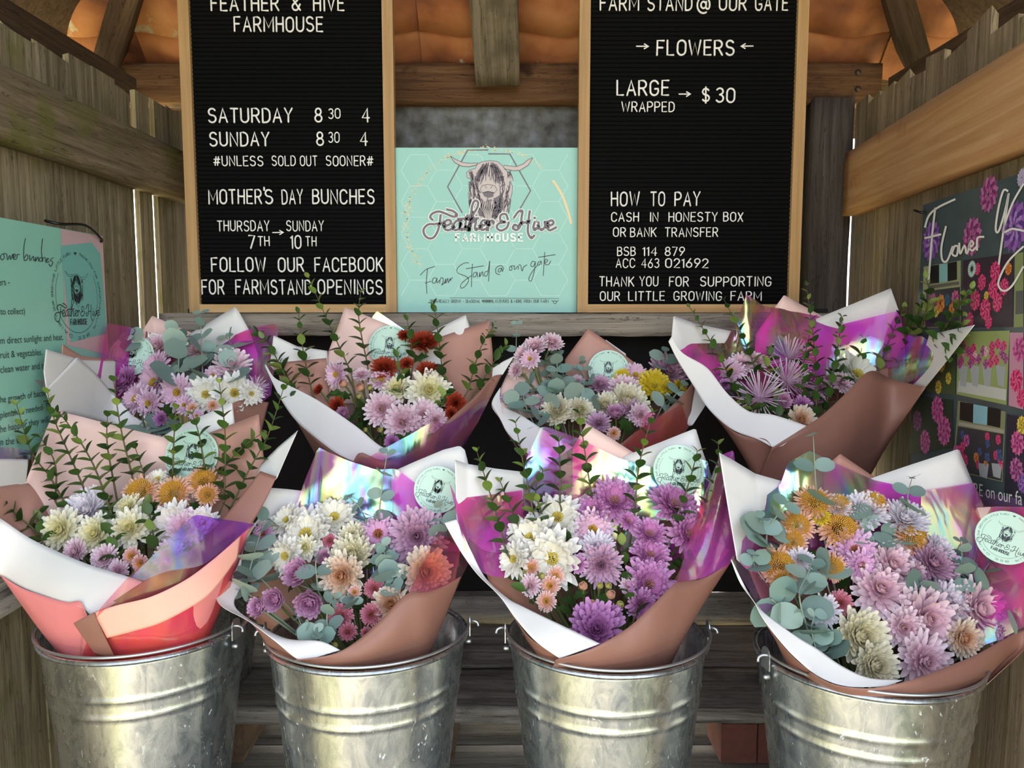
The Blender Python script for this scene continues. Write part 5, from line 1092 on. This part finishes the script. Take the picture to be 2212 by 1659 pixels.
for f_ in (('whdaisy', 730, 590, 290, -.1, .6), ('whdaisy', 560, 725, 310, -.4, .5), ('whdaisy', 690, 850, 350, -.1, .15), ('pinkdaisy', 945, 672, 240, .0, .4), ('mag', 1075, 490, 280, 0, .8), ('mag', 940, 545, 190, -.2, .8), ('mag', 1435, 510, 285, .3, .9), ('mag', 1530, 695, 265, .4, .5), ('mag', 1285, 690, 210, .1, .9), ('mag', 1290, 815, 235, .1, .9), ('lildec', 990, 885, 250, -.1, .2), ('whdec', 965, 775, 200, 0, .7), ('mag', 1285, 1000, 300, .2, .4), ('magdec', 965, 1265, 330, -.1, .6), ('magdec', 900, 1190, 160, -.2, .8), ('mag', 1240, 1130, 190, .2, .1), ('btn', 572, 900, 118), ('btn', 722, 950, 122, .1, .2), ('btn', 685, 1010, 135), ('btn', 662, 1102, 132), ('pinkdec', 565, 1010, 130), ('bud', 885, 1010, 70), ('gbud', 985, 1008, 50), ('gbud', 1035, 1008, 50), ('bud', 1050, 1062, 76), ('bud', 940, 1117, 68), ('gbud', 1105, 1122, 60), ('gbud', 636, 950, 50), ('whdaisy', 455, 850, 210, -.6, .3), ('pinkdec', 1160, 1010, 110), ('magdec', 1060, 1180, 120), ('mag', 1160, 620, 120), ('mag', 850, 880, 110)): b.flower(*f_)
b.filler([(800, 1100), (860, 1060), (780, 1150), (1180, 1180), (1130, 900), (1400, 800), (1480, 880), (820, 970), (1000, 1080), (1380, 900), (900, 980), (1220, 1200), (600, 1080), (1100, 560)], 130)
for p_ in ([(430, 820), (340, 500), (250, 210)], [(600, 640), (530, 300), (480, 40)], [(745, 520), (745, 300), (735, 80)], [(935, 480), (900, 250), (862, -20)], [(1190, 580), (1220, 280), (1300, -20)], [(1430, 640), (1520, 380), (1565, 210)], [(1620, 620), (1690, 380), (1692, 170)], [(1740, 760), (1850, 560), (1892, 430)], [(800, 800), (800, 590)], [(1200, 1180), (1130, 850), (1090, 560)], [(540, 1040), (490, 850)], [(660, 640), (600, 450), (640, 330)], [(490, 640), (390, 390)], [(1480, 900), (1600, 800), (1720, 640)]): b.sprig(p_, 82, d1=8, spc=.62)

# ---- front 4: golden and pale pink flowers, eucalyptus, magenta film
b = Bouquet((1540, 940, 2.676), XF[3], YF[3], ZRIMF, 'bunch of golden and pale pink flowers with eucalyptus in magenta film, front right', (330, 1400), xspan=(250, 1650))
b.sheet(('white', 'brown'), [(36, 100, 7), (110, 140, 8), (245, 222, 10), (400, 266, 11.6), (470, 300, 12)], [(140, 720, 2), (250, 800, 4), (470, 800, 8)], smooth_top=False)
b.sheet(('mauve', 'white'), [(640, 190, 13.6), (738, 108, 13.8), (940, 246, 13.6)], [(640, 560, 10), (940, 560, 10)], smooth_top=False)
b.sheet(('white', 'brown'), [(900, 256, 13), (1160, 165, 13), (1420, 78, 12.8), (1500, 272, 12), (1565, 430, 11)], [(900, 800, 9), (1300, 850, 8), (1560, 850, 6)], smooth_top=False)
b.sheet(('pink', 'white'), [(1480, 420, 9.6), (1640, 412, 8.4), (1830, 416, 6.6), (1900, 440, 5.6)], [(1400, 900, 8), (1600, 1150, 2), (1860, 1080, 1), (1900, 1060, 1)], smooth_top=False)
b.sheet(('mauve', 'white'), [(200, 760, 4), (600, 640, 8), (1100, 640, 8.5), (1500, 640, 8)], [(330, 1080, -3), (800, 1400, -5), (1200, 1380, -5), (1600, 1180, -2)], smooth_top=False, label='inner side of the wrap')
b.filmsheet([(230, 420, 8), (390, 292, 10.6), (430, 160, 11.6), (560, 90, 12.2), (760, 185, 12.2), (935, 262, 12.2), (1220, 322, 11.8), (1505, 274, 11.4)], [(230, 800, 3), (600, 860, 7), (1100, 860, 7), (1560, 860, 5)], 'film_bright', smooth_top=False, crease=.004)
b.filmsheet([(1200, 322, 11.4), (1505, 274, 10.8), (1568, 412, 9.4), (1830, 416, 6), (1900, 440, 5)], [(1200, 860, 5.6), (1500, 1180, -3.6), (1600, 1200, -4.6), (1798, 1110, -6), (1900, 1060, -6)], 'film', smooth_top=False)
b.filmsheet([(100, 725, 2.6), (210, 560, 5), (330, 470, 7.6)], [(300, 1040, -3), (430, 900, 2), (480, 700, 6)], 'film_purple')
b.sheet(('white', 'brown'), [(108, 718, 1), (200, 900, -1), (290, 1020, -3), (480, 1160, -7), (600, 1232, -9), (740, 1330, -11.4), (900, 1400, -13), (1095, 1412, -13.6)], [(104, 722, 1), (155, 850, -.4), (240, 965, -2.8), (290, 1062, -4.2), (380, 1182, -6.8), (480, 1290, -9.4), (620, 1400, -12.4), (780, 1452, -14), (1000, 1448, -14.2)], n=60)
b.sheet(('brown', 'white'), [(280, 1060, -4), (380, 1192, -6.6), (480, 1300, -9.2), (580, 1375, -11.2), (680, 1430, -12.8)], [(335, 1130, -2.6), (400, 1260, -4.6), (480, 1370, -7), (600, 1450, -9), (740, 1510, -10.4)], tuck=True)
b.sheet(('brown', 'white'), [(560, 1372, -12.2), (700, 1445, -14), (900, 1464, -14.8), (1095, 1425, -14.6), (1300, 1362, -12.6), (1500, 1282, -10), (1640, 1205, -7.6), (1798, 1120, -5.4), (1900, 1070, -4)], [(520, 1400, -7.6), (640, 1480, -9.6), (800, 1540, -11), (1000, 1570, -11.4), (1200, 1570, -11.2), (1380, 1530, -9.6), (1530, 1440, -7), (1680, 1310, -5), (1880, 1170, -3)], tuck=True, bulge=1.6, n=60)
b.sticker(1692, 592, 305, -1.6, roll=.32, tilt=-.35, yaw=-.45)
for f_ in (('yel', 590, 375, 215, -.1, .9), ('yel', 490, 515, 190, -.2, .6), ('yel', 742, 530, 255, 0, .5), ('yel', 1172, 585, 225, .2, .7), ('yel', 935, 372, 165, .1, 1.2), ('yel', 730, 385, 150, 0, 1.2), ('yel', 388, 752, 235, -.2, .5), ('yel', 697, 762, 165, 0, .3), ('yel', 398, 842, 125, -.1, .1), ('yel', 470, 610, 150, -.2, .4), ('ylw', 620, 465, 105), ('whdec', 890, 430, 235, 0, .9), ('whdec', 1115, 475, 250, .1, .9), ('whdec', 725, 410, 140, 0, 1), ('whdec', 1310, 645, 170, .3, .8), ('lildec', 1285, 735, 295, .1, .7), ('orangeeye', 832, 665, 250, 0, .5), ('orangeeye', 865, 755, 185, 0, .2), ('pinkdec', 1045, 745, 280, 0, .6), ('pinkdec', 975, 885, 330, -.05, .75), ('pinkdec', 1550, 1005, 335, .3, .35), ('pinkdec', 1245, 1065, 395, .05, .3), ('pinkdec', 1105, 1115, 230, -.1, .3), ('pinkdec', 1235, 1310, 320, .1, .3), ('cream', 865, 1165, 345, -.05, .35), ('cream', 945, 1335, 290, 0, .2), ('whdec', 640, 1015, 190, -.1, .4), ('pompk', 740, 967, 145), ('bud', 866, 1062, 75), ('whdec', 1375, 955, 230, .1, .5), ('whdec', 505, 715, 150, -.1, .7), ('creamp', 1455, 1175, 220, .2, .2), ('lav', 1670, 1160, 170, .4, .4), ('pompk', 1275, 930, 125), ('pinkdec', 1180, 800, 150)): b.flower(*f_)
b.filler([(600, 880), (760, 850), (1000, 1010), (1150, 980), (700, 1120), (1400, 1100), (560, 700), (1100, 660), (820, 940), (1330, 850)], 120)
b.eucs([([(600, 380), (590, 200), (580, 0)], 118, 10, .95), ([(310, 640), (320, 540), (400, 430), (420, 400)], 150, 5, .42), ([(260, 560), (280, 480)], 130, 4, .4), ([(240, 760), (230, 690)], 100, 1, .5), ([(560, 1160), (500, 930), (550, 800), (570, 740)], 155, 0, .5), ([(330, 940), (420, 1020), (470, 1060)], 140, -3, .5), ([(600, 1260), (570, 1120), (590, 1040)], 120, -5, .45), ([(690, 1220), (640, 1140)], 110, -6, .45), ([(650, 820), (610, 760)], 150, 2, .5), ([(1120, 420), (1130, 330), (1150, 250)], 110, 8, .6), ([(1130, 460), (1210, 440)], 70, 7, .7), ([(1430, 800), (1440, 700), (1430, 610)], 90, 4, .6), ([(1520, 860), (1570, 780), (1600, 730)], 105, 2, .5), ([(1380, 860), (1420, 800)], 100, 3, .5), ([(930, 600), (890, 510)], 110, 7, .5), ([(1060, 620), (990, 560)], 90, 7, .6), ([(1150, 900), (1280, 860)], 100, 0, .7), ([(1700, 1120), (1740, 1050)], 120, -3, .9), ([(790, 470), (770, 400)], 90, 9, .7)], 6)

# ---- rear 1
b = Bouquet((0, 600, 3.16), XRr[0], YR, ZRIMR, 'bunch of light pink daisies and eucalyptus in white wrap, back left', (400, 960), xspan=(780, 1780))
b.sheet(('pink', 'white'), [(930, 430, 11.6), (1040, 258, 12), (1180, 320, 12), (1310, 376, 12)], [(930, 800, 9), (1310, 800, 9)], smooth_top=False)
b.sheet(('white', 'brown'), [(1290, 384, 11.4), (1450, 290, 11.6), (1602, 198, 11.8), (1625, 225, 11.7), (1705, 365, 11), (1760, 520, 9)], [(1290, 800, 8), (1500, 850, 7), (1750, 800, 4)], smooth_top=False)
b.sheet(('mauve', 'white'), [(425, 540, 6), (432, 450, 6.5), (560, 535, 8), (780, 562, 9.5)], [(440, 700, 3), (600, 760, 5), (780, 800, 6)], smooth_top=False)
b.sheet(('white', 'mauve'), [(300, 640, 3), (315, 488, 4), (430, 520, 5), (560, 562, 7), (790, 570, 9)], [(320, 800, 0), (450, 820, 1), (600, 850, 3), (790, 850, 5)], smooth_top=False)
b.filmsheet([(660, 660, 7), (735, 308, 10.5), (970, 358, 11), (1110, 392, 11), (1400, 480, 10.6), (1690, 352, 10), (1888, 308, 9), (1898, 400, 8), (1850, 800, 3)], [(640, 700, 4), (900, 900, 4), (1200, 900, 4), (1500, 900, 3), (1790, 850, 2)], 'film', smooth_top=False, crease=.004)
b.filmsheet([(235, 695, 2.6), (320, 705, 3.2)], [(310, 775, 2), (340, 760, 2.4)], 'film_purple', smooth_top=False)
b.sheet(('brown', 'white'), [(1180, 1090, -10), (1480, 968, -7), (1620, 842, -4), (1835, 850, 0)], [(1100, 1300, -9), (1350, 1350, -8), (1600, 1300, -4), (1760, 1150, -1)], tuck=True)
b.sheet(('white', 'brown'), [(308, 772, .5), (420, 655, 1), (530, 538, 1), (640, 640, -.4), (760, 780, -2.4), (910, 940, -5.6), (1100, 1062, -9)], [(345, 870, 0), (375, 902, -.4), (560, 950, -3), (720, 985, -5.4), (860, 1015, -7), (980, 1045, -8.6), (1110, 1110, -10)], smooth_top=False, n=60)
b.sheet(('brown', 'white'), [(375, 902, -.6), (620, 965, -4), (860, 1020, -7.4), (1110, 1105, -10.2)], [(700, 1300, -4), (900, 1400, -8), (1100, 1420, -9.6), (1300, 1420, -9.6)], tuck=True)
b.sticker(898, 528, 275, 6.2, roll=.12, tilt=-.38, yaw=.2)
for f_ in (('pinkdec', 1065, 470, 220, -.1, .7), ('pinkdaisy', 1045, 602, 220, -.2, .5), ('pinkdaisy', 1030, 705, 255, -.2, .4), ('pinkdaisy', 1200, 782, 230, 0, .2), ('pinkdaisy', 910, 822, 200, -.3, .4), ('pinkdaisy', 1002, 858, 185, -.1, .1), ('pinkdec', 1580, 585, 235, .3, .7), ('whdaisy', 1400, 792, 240, .1, .3), ('whdaisy', 1600, 782, 265, .3, .3), ('magdec', 840, 700, 210, -.4, .5), ('magdec', 1095, 962, 100), ('btn', 1312, 890, 90), ('pinkdec', 1340, 490, 140, .1, .8), ('pinkdaisy', 1250, 865, 130), ('spider', 1745, 750, 150, .4, .4), ('btn', 1450, 872, 90), ('pinkdaisy', 1450, 660, 110), ('whdaisy', 1720, 790, 150, .5, .3), ('pinkdaisy', 1340, 940, 90)): b.flower(*f_)
b.filler([(1150, 900), (1350, 700), (1500, 720), (1200, 980), (1020, 950), (950, 900), (1480, 920)], 130)
b.eucs([([(1220, 720), (1220, 560), (1230, 460), (1200, 360)], 160, 8, .42), ([(1385, 690), (1375, 450), (1370, 240)], 110, 8, .7), ([(1540, 700), (1590, 600), (1640, 600)], 140, 6, .5), ([(1010, 1060), (980, 980)], 150, -7, .4), ([(1600, 480), (1540, 400)], 100, 9, .7), ([(1280, 680), (1350, 600)], 110, 6, .5), ([(1060, 1050), (1100, 1000)], 110, -7, .5), ([(920, 430), (890, 390)], 90, 9.6, .7), ([(1440, 560), (1460, 480)], 120, 8, .6)], 7)

# ---- rear 2
b = Bouquet((550, 600, 3.687), XRr[1], YR, ZRIMR, 'bunch with rust red and cream flowers and tall green sprigs, back row', (450, 1320), xspan=(450, 1800))
b.sheet(('pink', 'white'), [(545, 700, 9), (640, 450, 11), (720, 235, 12.4), (860, 290, 12.4), (1190, 422, 12.2), (1350, 520, 11.6)], [(560, 1000, 5), (900, 1000, 8), (1350, 1000, 8)], smooth_top=False)
b.sheet(('white', 'brown'), [(1330, 470, 11.8), (1500, 382, 12), (1682, 294, 12), (1712, 382, 11.8)], [(1330, 700, 9), (1700, 700, 8)], smooth_top=False)
b.filmsheet([(935, 312, 12.6), (975, 264, 12.8), (1190, 412, 12.6)], [(940, 420, 12), (1020, 470, 12), (1190, 540, 12)], 'film_bright', smooth_top=False)
b.sheet(('mauve', 'white'), [(1440, 482, 11), (1660, 410, 11), (1870, 337, 10.4), (1893, 560, 8.4), (1905, 780, 5)], [(1440, 1000, 6), (1620, 1050, 3), (1780, 950, 1)], smooth_top=False)
b.sheet(('white', 'mauve'), [(120, 700, 3.4), (148, 458, 5), (340, 545, 7), (580, 582, 9)], [(180, 760, 3), (380, 800, 5), (580, 800, 7)], smooth_top=False)
b.sheet(('mauve', 'white'), [(125, 682, 3), (350, 660, 5.6), (570, 640, 8)], [(260, 880, -1), (420, 1000, 0), (600, 1050, 3)], smooth_top=False)
b.sheet(('brown', 'white'), [(420, 900, 3), (800, 880, 7), (1300, 880, 7), (1650, 900, 4)], [(600, 1150, -2), (900, 1350, -3), (1150, 1380, -3), (1500, 1100, -2)], smooth_top=False, label='inner side of the wrap')
b.sheet(('white', 'brown'), [(1895, 720, 2.6), (1980, 665, 2.4), (2068, 622, 2)], [(1890, 790, 1.6), (1930, 785, 1.2), (1975, 772, 1)], smooth_top=False)
b.sheet(('white', 'brown'), [(85, 688, 1), (150, 790, 0), (250, 845, -1), (500, 975, -4), (800, 1175, -8), (1000, 1338, -10.6), (1175, 1400, -12.4)], [(78, 700, 1), (200, 950, -1), (330, 1140, -3.6), (500, 1285, -7), (640, 1390, -9.6), (780, 1458, -11.6), (900, 1490, -12.6)], n=60)
b.sheet(('brown', 'white'), [(330, 1140, -3.4), (500, 1290, -6.8), (640, 1396, -9.4), (790, 1464, -11.4), (1000, 1500, -12.4)], [(480, 1400, -2.6), (620, 1600, -5), (800, 1760, -8), (1000, 1840, -9.6), (1150, 1850, -10)], tuck=True)
b.sheet(('brown', 'white'), [(790, 1462, -13), (845, 1392, -13.2), (1000, 1450, -13.2), (1170, 1428, -12.8), (1400, 1262, -9.6), (1600, 1082, -6), (1780, 922, -2.4), (1890, 792, 0), (1972, 770, 1)], [(760, 1760, -9), (950, 1830, -9.6), (1130, 1850, -9.8), (1300, 1780, -9), (1450, 1640, -7), (1560, 1480, -5), (1660, 1335, -3), (1780, 1150, -1.4)], tuck=True, bulge=1.6, n=60)
b.filmsheet([(500, 1372, -10.4), (780, 1470, -13), (1180, 1280, -13), (1420, 1150, -11), (1545, 1160, -9), (1780, 1000, -4.4), (1880, 950, -2)], [(380, 1700, -7), (650, 1850, -9.4), (900, 1900, -10.6), (1150, 1900, -10.8), (1400, 1760, -9), (1560, 1560, -6.6), (1700, 1300, -3)], 'film_purple', bulge=1.4)
b.sticker(1075, 542, 325, 9.4, roll=.05, tilt=-.27)
for f_ in (('pinkdaisy', 635, 772, 205, -.4, .1), ('pinkdec', 850, 765, 130, -.1, .9), ('pinkdaisy', 1010, 802, 190, 0, .7), ('red', 1350, 505, 225, .1, 1), ('red', 1030, 712, 200, 0, .7), ('red', 1380, 735, 180, .1, .8), ('red', 1210, 680, 110, 0, .7), ('red', 1190, 455, 100, 0, .8), ('whcream', 1130, 872, 240, -.05, .5), ('whcream', 1395, 892, 310, .1, .3), ('red', 1605, 1000, 160, .3, .2), ('red', 650, 1012, 130, -.3, .3), ('pinkdec', 1010, 1045, 265, -.1, .2), ('pinkdec', 1175, 1155, 290, 0, .2), ('pinkdec', 1350, 1095, 265, .1, .4), ('pinkdec', 1445, 1135, 190, .2, .2), ('lav', 705, 1080, 150, -.2, .2), ('bud', 705, 842, 84), ('bud', 840, 872, 90), ('gbud', 955, 815, 55), ('gbud', 915, 875, 55), ('gbud', 830, 940, 55), ('gbud', 1000, 1212, 55), ('magdec', 1090, 1310, 125), ('red', 505, 890, 90), ('gbud', 880, 1212, 50), ('lav', 1290, 1250, 120), ('red', 1570, 1080, 110)): b.flower(*f_)
b.filler([(690, 930), (860, 1020), (820, 1060), (780, 1120), (880, 1130), (700, 960), (850, 1200), (1250, 1000), (1300, 640), (1450, 1000), (960, 930), (1000, 1250), (620, 920), (1220, 780)], 150)
for p_ in ([(330, 960), (130, 560), (20, 430)], [(460, 920), (390, 600), (350, 280)], [(770, 760), (620, 430), (430, 0)], [(900, 700), (830, 330), (845, 120)], [(1180, 920), (1130, 580)], [(1500, 780), (1460, 450), (1428, 215)], [(1700, 900), (1800, 560), (1895, 400)], [(1780, 880), (1920, 650), (2000, 540)], [(1195, 1280), (1200, 1130)], [(1500, 1000), (1530, 800)], [(1270, 640), (1215, 340)], [(320, 900), (200, 680), (100, 600)]): b.sprig(p_, 88, d1=8, spc=.6, dens=.95)

# ---- rear 3
b = Bouquet((1020, 650, 3.95), XRr[2], YR, ZRIMR, 'bunch of cream, lilac and yellow flowers with eucalyptus, third in the back row', (560, 1150), xspan=(300, 1800))
b.sheet(('mauve', 'white'), [(790, 500, 12), (990, 233, 12.6), (1145, 342, 12.4), (1430, 560, 11)], [(800, 800, 9), (1100, 800, 9), (1430, 800, 8)], smooth_top=False)
b.sheet(('pink', 'white'), [(800, 590, 11.2), (1000, 585, 11.4), (1300, 600, 11.2)], [(800, 800, 9), (1100, 800, 9), (1400, 800, 8)], smooth_top=False)
b.sheet(('white', 'brown'), [(1140, 330, 12.9), (1310, 450, 12.8)], [(1140, 600, 11.6), (1330, 600, 11.6)], smooth_top=False)
b.sheet(('pink', 'brown'), [(235, 760, 3), (360, 480, 7), (660, 530, 10), (720, 620, 11)], [(260, 950, -2), (450, 1000, 0), (720, 950, 5)], smooth_top=False)
b.sheet(('mauve', 'white'), [(300, 800, 4), (700, 780, 8), (1200, 780, 8), (1700, 740, 5)], [(600, 1100, -4), (900, 1250, -5), (1200, 1250, -5), (1600, 1000, -1)], smooth_top=False, label='inner side of the wrap')
b.sheet(('white', 'brown'), [(240, 738, 2), (252, 880, 0), (400, 962, -3), (570, 1072, -6), (720, 1165, -8.6), (860, 1250, -10.6)], [(236, 742, 2), (165, 882, 0), (240, 1012, -2.6), (305, 1130, -4.6), (470, 1300, -8.4), (640, 1400, -10.4)], n=60)
b.sheet(('brown', 'white'), [(165, 885, -.4), (240, 1016, -3), (305, 1136, -5), (470, 1310, -8.8), (900, 1420, -11)], [(400, 1300, -2), (520, 1500, -5), (700, 1650, -8), (900, 1700, -9.4), (1100, 1700, -9.6)], tuck=True)
b.sheet(('brown', 'white'), [(860, 1290, -11.6), (1080, 1290, -11.4), (1250, 1228, -10.4), (1400, 1112, -8.4), (1600, 985, -5), (1800, 800, -1.6), (1912, 648, 0)], [(900, 1640, -9.4), (1080, 1680, -9.6), (1260, 1640, -9), (1450, 1500, -7.4), (1600, 1330, -5.4), (1750, 1160, -3), (1850, 1070, -1.2)], tuck=True, bulge=1, n=60)
b.sheet(('white', 'brown'), [(1904, 680, .3), (1960, 800, .4), (1992, 890, .4)], [(1836, 1050, -1.6), (1856, 1066, -1.2), (1880, 1060, -1)])
b.filmsheet([(1260, 1250, -12.2), (1420, 1090, -10), (1500, 960, -7), (1640, 960, -5.4), (1790, 880, -2.8)], [(1000, 1660, -10.2), (1200, 1640, -9.8), (1450, 1480, -8), (1620, 1310, -5.6), (1850, 1080, -2)], 'film_coral', bulge=1)
b.sticker(1165, 592, 345, 9.0, roll=.0, tilt=-.27)
for f_ in (('pinkdec', 685, 345, 185, .2, .9, 4), ('pinkdec', 525, 385, 215, -.3, .9, 3), ('pinkdec', 430, 450, 170, -.7, .6, 2), ('pinkdaisy', 487, 492, 160, -.2, .3, 0), ('pinkdec', 365, 590, 140, -.8, .2, 1), ('cream', 725, 930, 280, -.1, .4), ('cream', 925, 935, 245, .1, .4), ('cream', 1330, 850, 350, .1, .7), ('cream', 1130, 885, 240, 0, .6), ('pinkdec', 1290, 735, 270, 0, .9), ('lildec', 1095, 705, 190, 0, .9), ('pinkdec', 900, 680, 120), ('pinkdaisy', 1400, 622, 210, 0, .5), ('ylw', 1280, 642, 130, -.1, .5), ('ylw', 1560, 715, 250, .1, .4), ('ylw', 1515, 660, 160, .1, .8), ('lildec', 1680, 595, 315, .3, .5), ('lav', 1225, 955, 200, -.1, .8), ('lildec', 1370, 925, 215, .1, .6), ('pinkdec', 1440, 975, 195, .1, .2), ('lildec', 1080, 1035, 200, 0, .7), ('lildec', 290, 842, 125, -.4, .3), ('pinkdec', 400, 805, 160, -.2, .7), ('pinkdec', 555, 855, 140, -.1, .6), ('btn', 1212, 1130, 125), ('ylw', 1780, 735, 130, .4, .4), ('ylw', 1660, 730, 130, .2, .6), ('cream', 860, 860, 150, 0, .7)): b.flower(*f_)
b.filler([(1330, 1090), (620, 830), (660, 860), (1000, 960), (960, 760), (1500, 840), (1180, 1050), (480, 900), (1300, 1060)], 150)
b.eucs([([(710, 800), (725, 560), (700, 420)], 125, 6, .42), ([(640, 640), (620, 420)], 90, 8, .8), ([(378, 540), (376, 340), (382, 190)], 85, 8, .9), ([(950, 660), (940, 510)], 100, 8, .5), ([(890, 850), (950, 720), (1010, 680)], 130, 4, .5), ([(480, 960), (440, 830), (460, 740)], 150, 1, .45), ([(1000, 900), (1060, 880)], 130, -1, .6), ([(1620, 560), (1640, 430)], 130, 7, .45), ([(1690, 860), (1760, 770), (1800, 720)], 120, 1, .45), ([(560, 1060), (590, 960)], 120, -3, .45), ([(640, 900), (760, 700), (780, 580)], 130, 6, .45), ([(1620, 900), (1680, 840)], 110, 0, .5), ([(350, 880), (340, 800)], 110, 1, .5), ([(560, 760), (430, 640)], 110, 4, .5)], 6)

# ---- rear 4
b = Bouquet((1420, 590, 2.793), XRr[3], YR4, ZRIMR, 'large brown wrapped bunch with lilac spider flowers and magenta film, back right', (480, 900), xspan=(350, 1350))
b.sheet(('white', 'brown'), [(80, 420, 5), (97, 257, 7), (260, 312, 9), (460, 352, 11)], [(140, 560, 2), (300, 700, 4), (460, 700, 8)], smooth_top=False)
b.sheet(('pink', 'white'), [(590, 370, 12.2), (765, 131, 12.8), (880, 195, 12.8), (1000, 260, 12.6)], [(590, 700, 9), (1000, 700, 9)], smooth_top=False)
b.sheet(('white', 'brown'), [(960, 275, 12), (1180, 185, 12.2), (1408, 91, 12.2), (1452, 220, 11.6), (1490, 380, 10.6)], [(960, 700, 9), (1200, 750, 8), (1500, 750, 5)], smooth_top=False)
b.sheet(('white', 'brown'), [(1640, 372, 5.4), (1780, 340, 5), (1916, 312, 4.4)], [(1540, 690, 0), (1580, 690, 0), (1618, 688, 0)], smooth_top=False)
b.sheet(('mauve', 'white'), [(250, 620, 4), (700, 600, 8), (1100, 600, 8), (1500, 560, 5)], [(450, 850, -3), (800, 950, -5), (1000, 900, -5), (1500, 680, -1)], smooth_top=False, label='inner side of the wrap')
b.filmsheet([(110, 425, 5.4), (410, 422, 9.6), (500, 230, 11.4), (540, 124, 12), (640, 200, 12), (740, 212, 12), (990, 262, 11.8), (1100, 312, 11.6), (1458, 224, 11), (1500, 362, 10), (1600, 382, 8), (1735, 480, 5)], [(230, 640, 2), (500, 760, 3), (800, 800, 6), (1100, 800, 6), (1300, 760, 5), (1540, 690, .4)], 'film_bright', smooth_top=False, n=70, crease=.004)
b.sheet(('white', 'brown'), [(85, 382, 1), (150, 480, 0), (300, 572, -2), (420, 722, -5), (550, 832, -8), (700, 855, -10.6), (900, 920, -13)], [(66, 412, 1), (120, 522, 0), (220, 682, -2), (312, 822, -4.4), (450, 942, -8), (600, 1000, -11), (700, 1050, -13.2), (760, 1040, -13.6)], n=60)
b.sheet(('brown', 'white'), [(312, 824, -4.2), (450, 948, -7.8), (560, 988, -10), (650, 1002, -12), (692, 1056, -13.2)], [(470, 1010, -3), (540, 1150, -6), (640, 1280, -8.6), (780, 1340, -9.6), (900, 1360, -9.8)], tuck=True)
b.sheet(('brown', 'white'), [(690, 1056, -14), (870, 942, -13.2), (1000, 852, -11.4), (1150, 712, -8.6), (1285, 590, -5.6), (1420, 640, -3.6), (1620, 690, 0)], [(600, 1250, -9), (760, 1330, -10), (900, 1350, -10), (1030, 1320, -9.2), (1140, 1270, -7.6), (1250, 1205, -5.4), (1400, 1010, -2.4)], tuck=True, bulge=2.4, n=60)
for f_ in (('whdaisy', 1225, 595, 285, .2, .7), ('spider', 620, 735, 290, -.2, .4), ('spider', 800, 645, 270, 0, .4), ('spider', 800, 490, 250, 0, .9), ('pinkdaisy', 440, 582, 160, -.3, .5), ('pinkdec', 505, 545, 155, -.2, .8), ('pinkdec', 595, 525, 130, 0, .9), ('lav', 885, 705, 150), ('magdec', 880, 795, 120), ('lav', 970, 762, 100), ('creamp', 872, 885, 175, 0, .3), ('lav', 765, 775, 120), ('magdec', 405, 672, 75), ('lildec', 1000, 690, 120), ('pinkdec', 1120, 660, 130)): b.flower(*f_)
b.filler([(500, 700), (560, 640), (700, 800), (1060, 720), (950, 850), (1100, 600), (400, 610), (820, 840), (720, 600), (640, 830)], 110)
for p_ in ([(480, 720), (360, 480), (195, 205)], [(600, 600), (500, 350), (405, 165)], [(960, 860), (950, 480), (900, 75)], [(1010, 830), (1080, 500), (1112, 265)], [(890, 760), (880, 560), (925, 340)], [(1215, 540), (1245, 395)], [(1340, 580), (1400, 400), (1485, 215)], [(1440, 620), (1480, 480)], [(1590, 330), (1640, 150), (1622, 30)], [(1680, 430), (1800, 220), (1890, 95)], [(1750, 500), (1810, 400), (1855, 270)], [(740, 890), (700, 640)], [(570, 820), (460, 640)], [(1500, 400), (1570, 250), (1600, 160)], [(660, 600), (680, 460)], [(1100, 660), (1150, 540)]): b.sprig(p_, 62, d1=8.5, spc=.62, free=p_[0][0] > 1480)
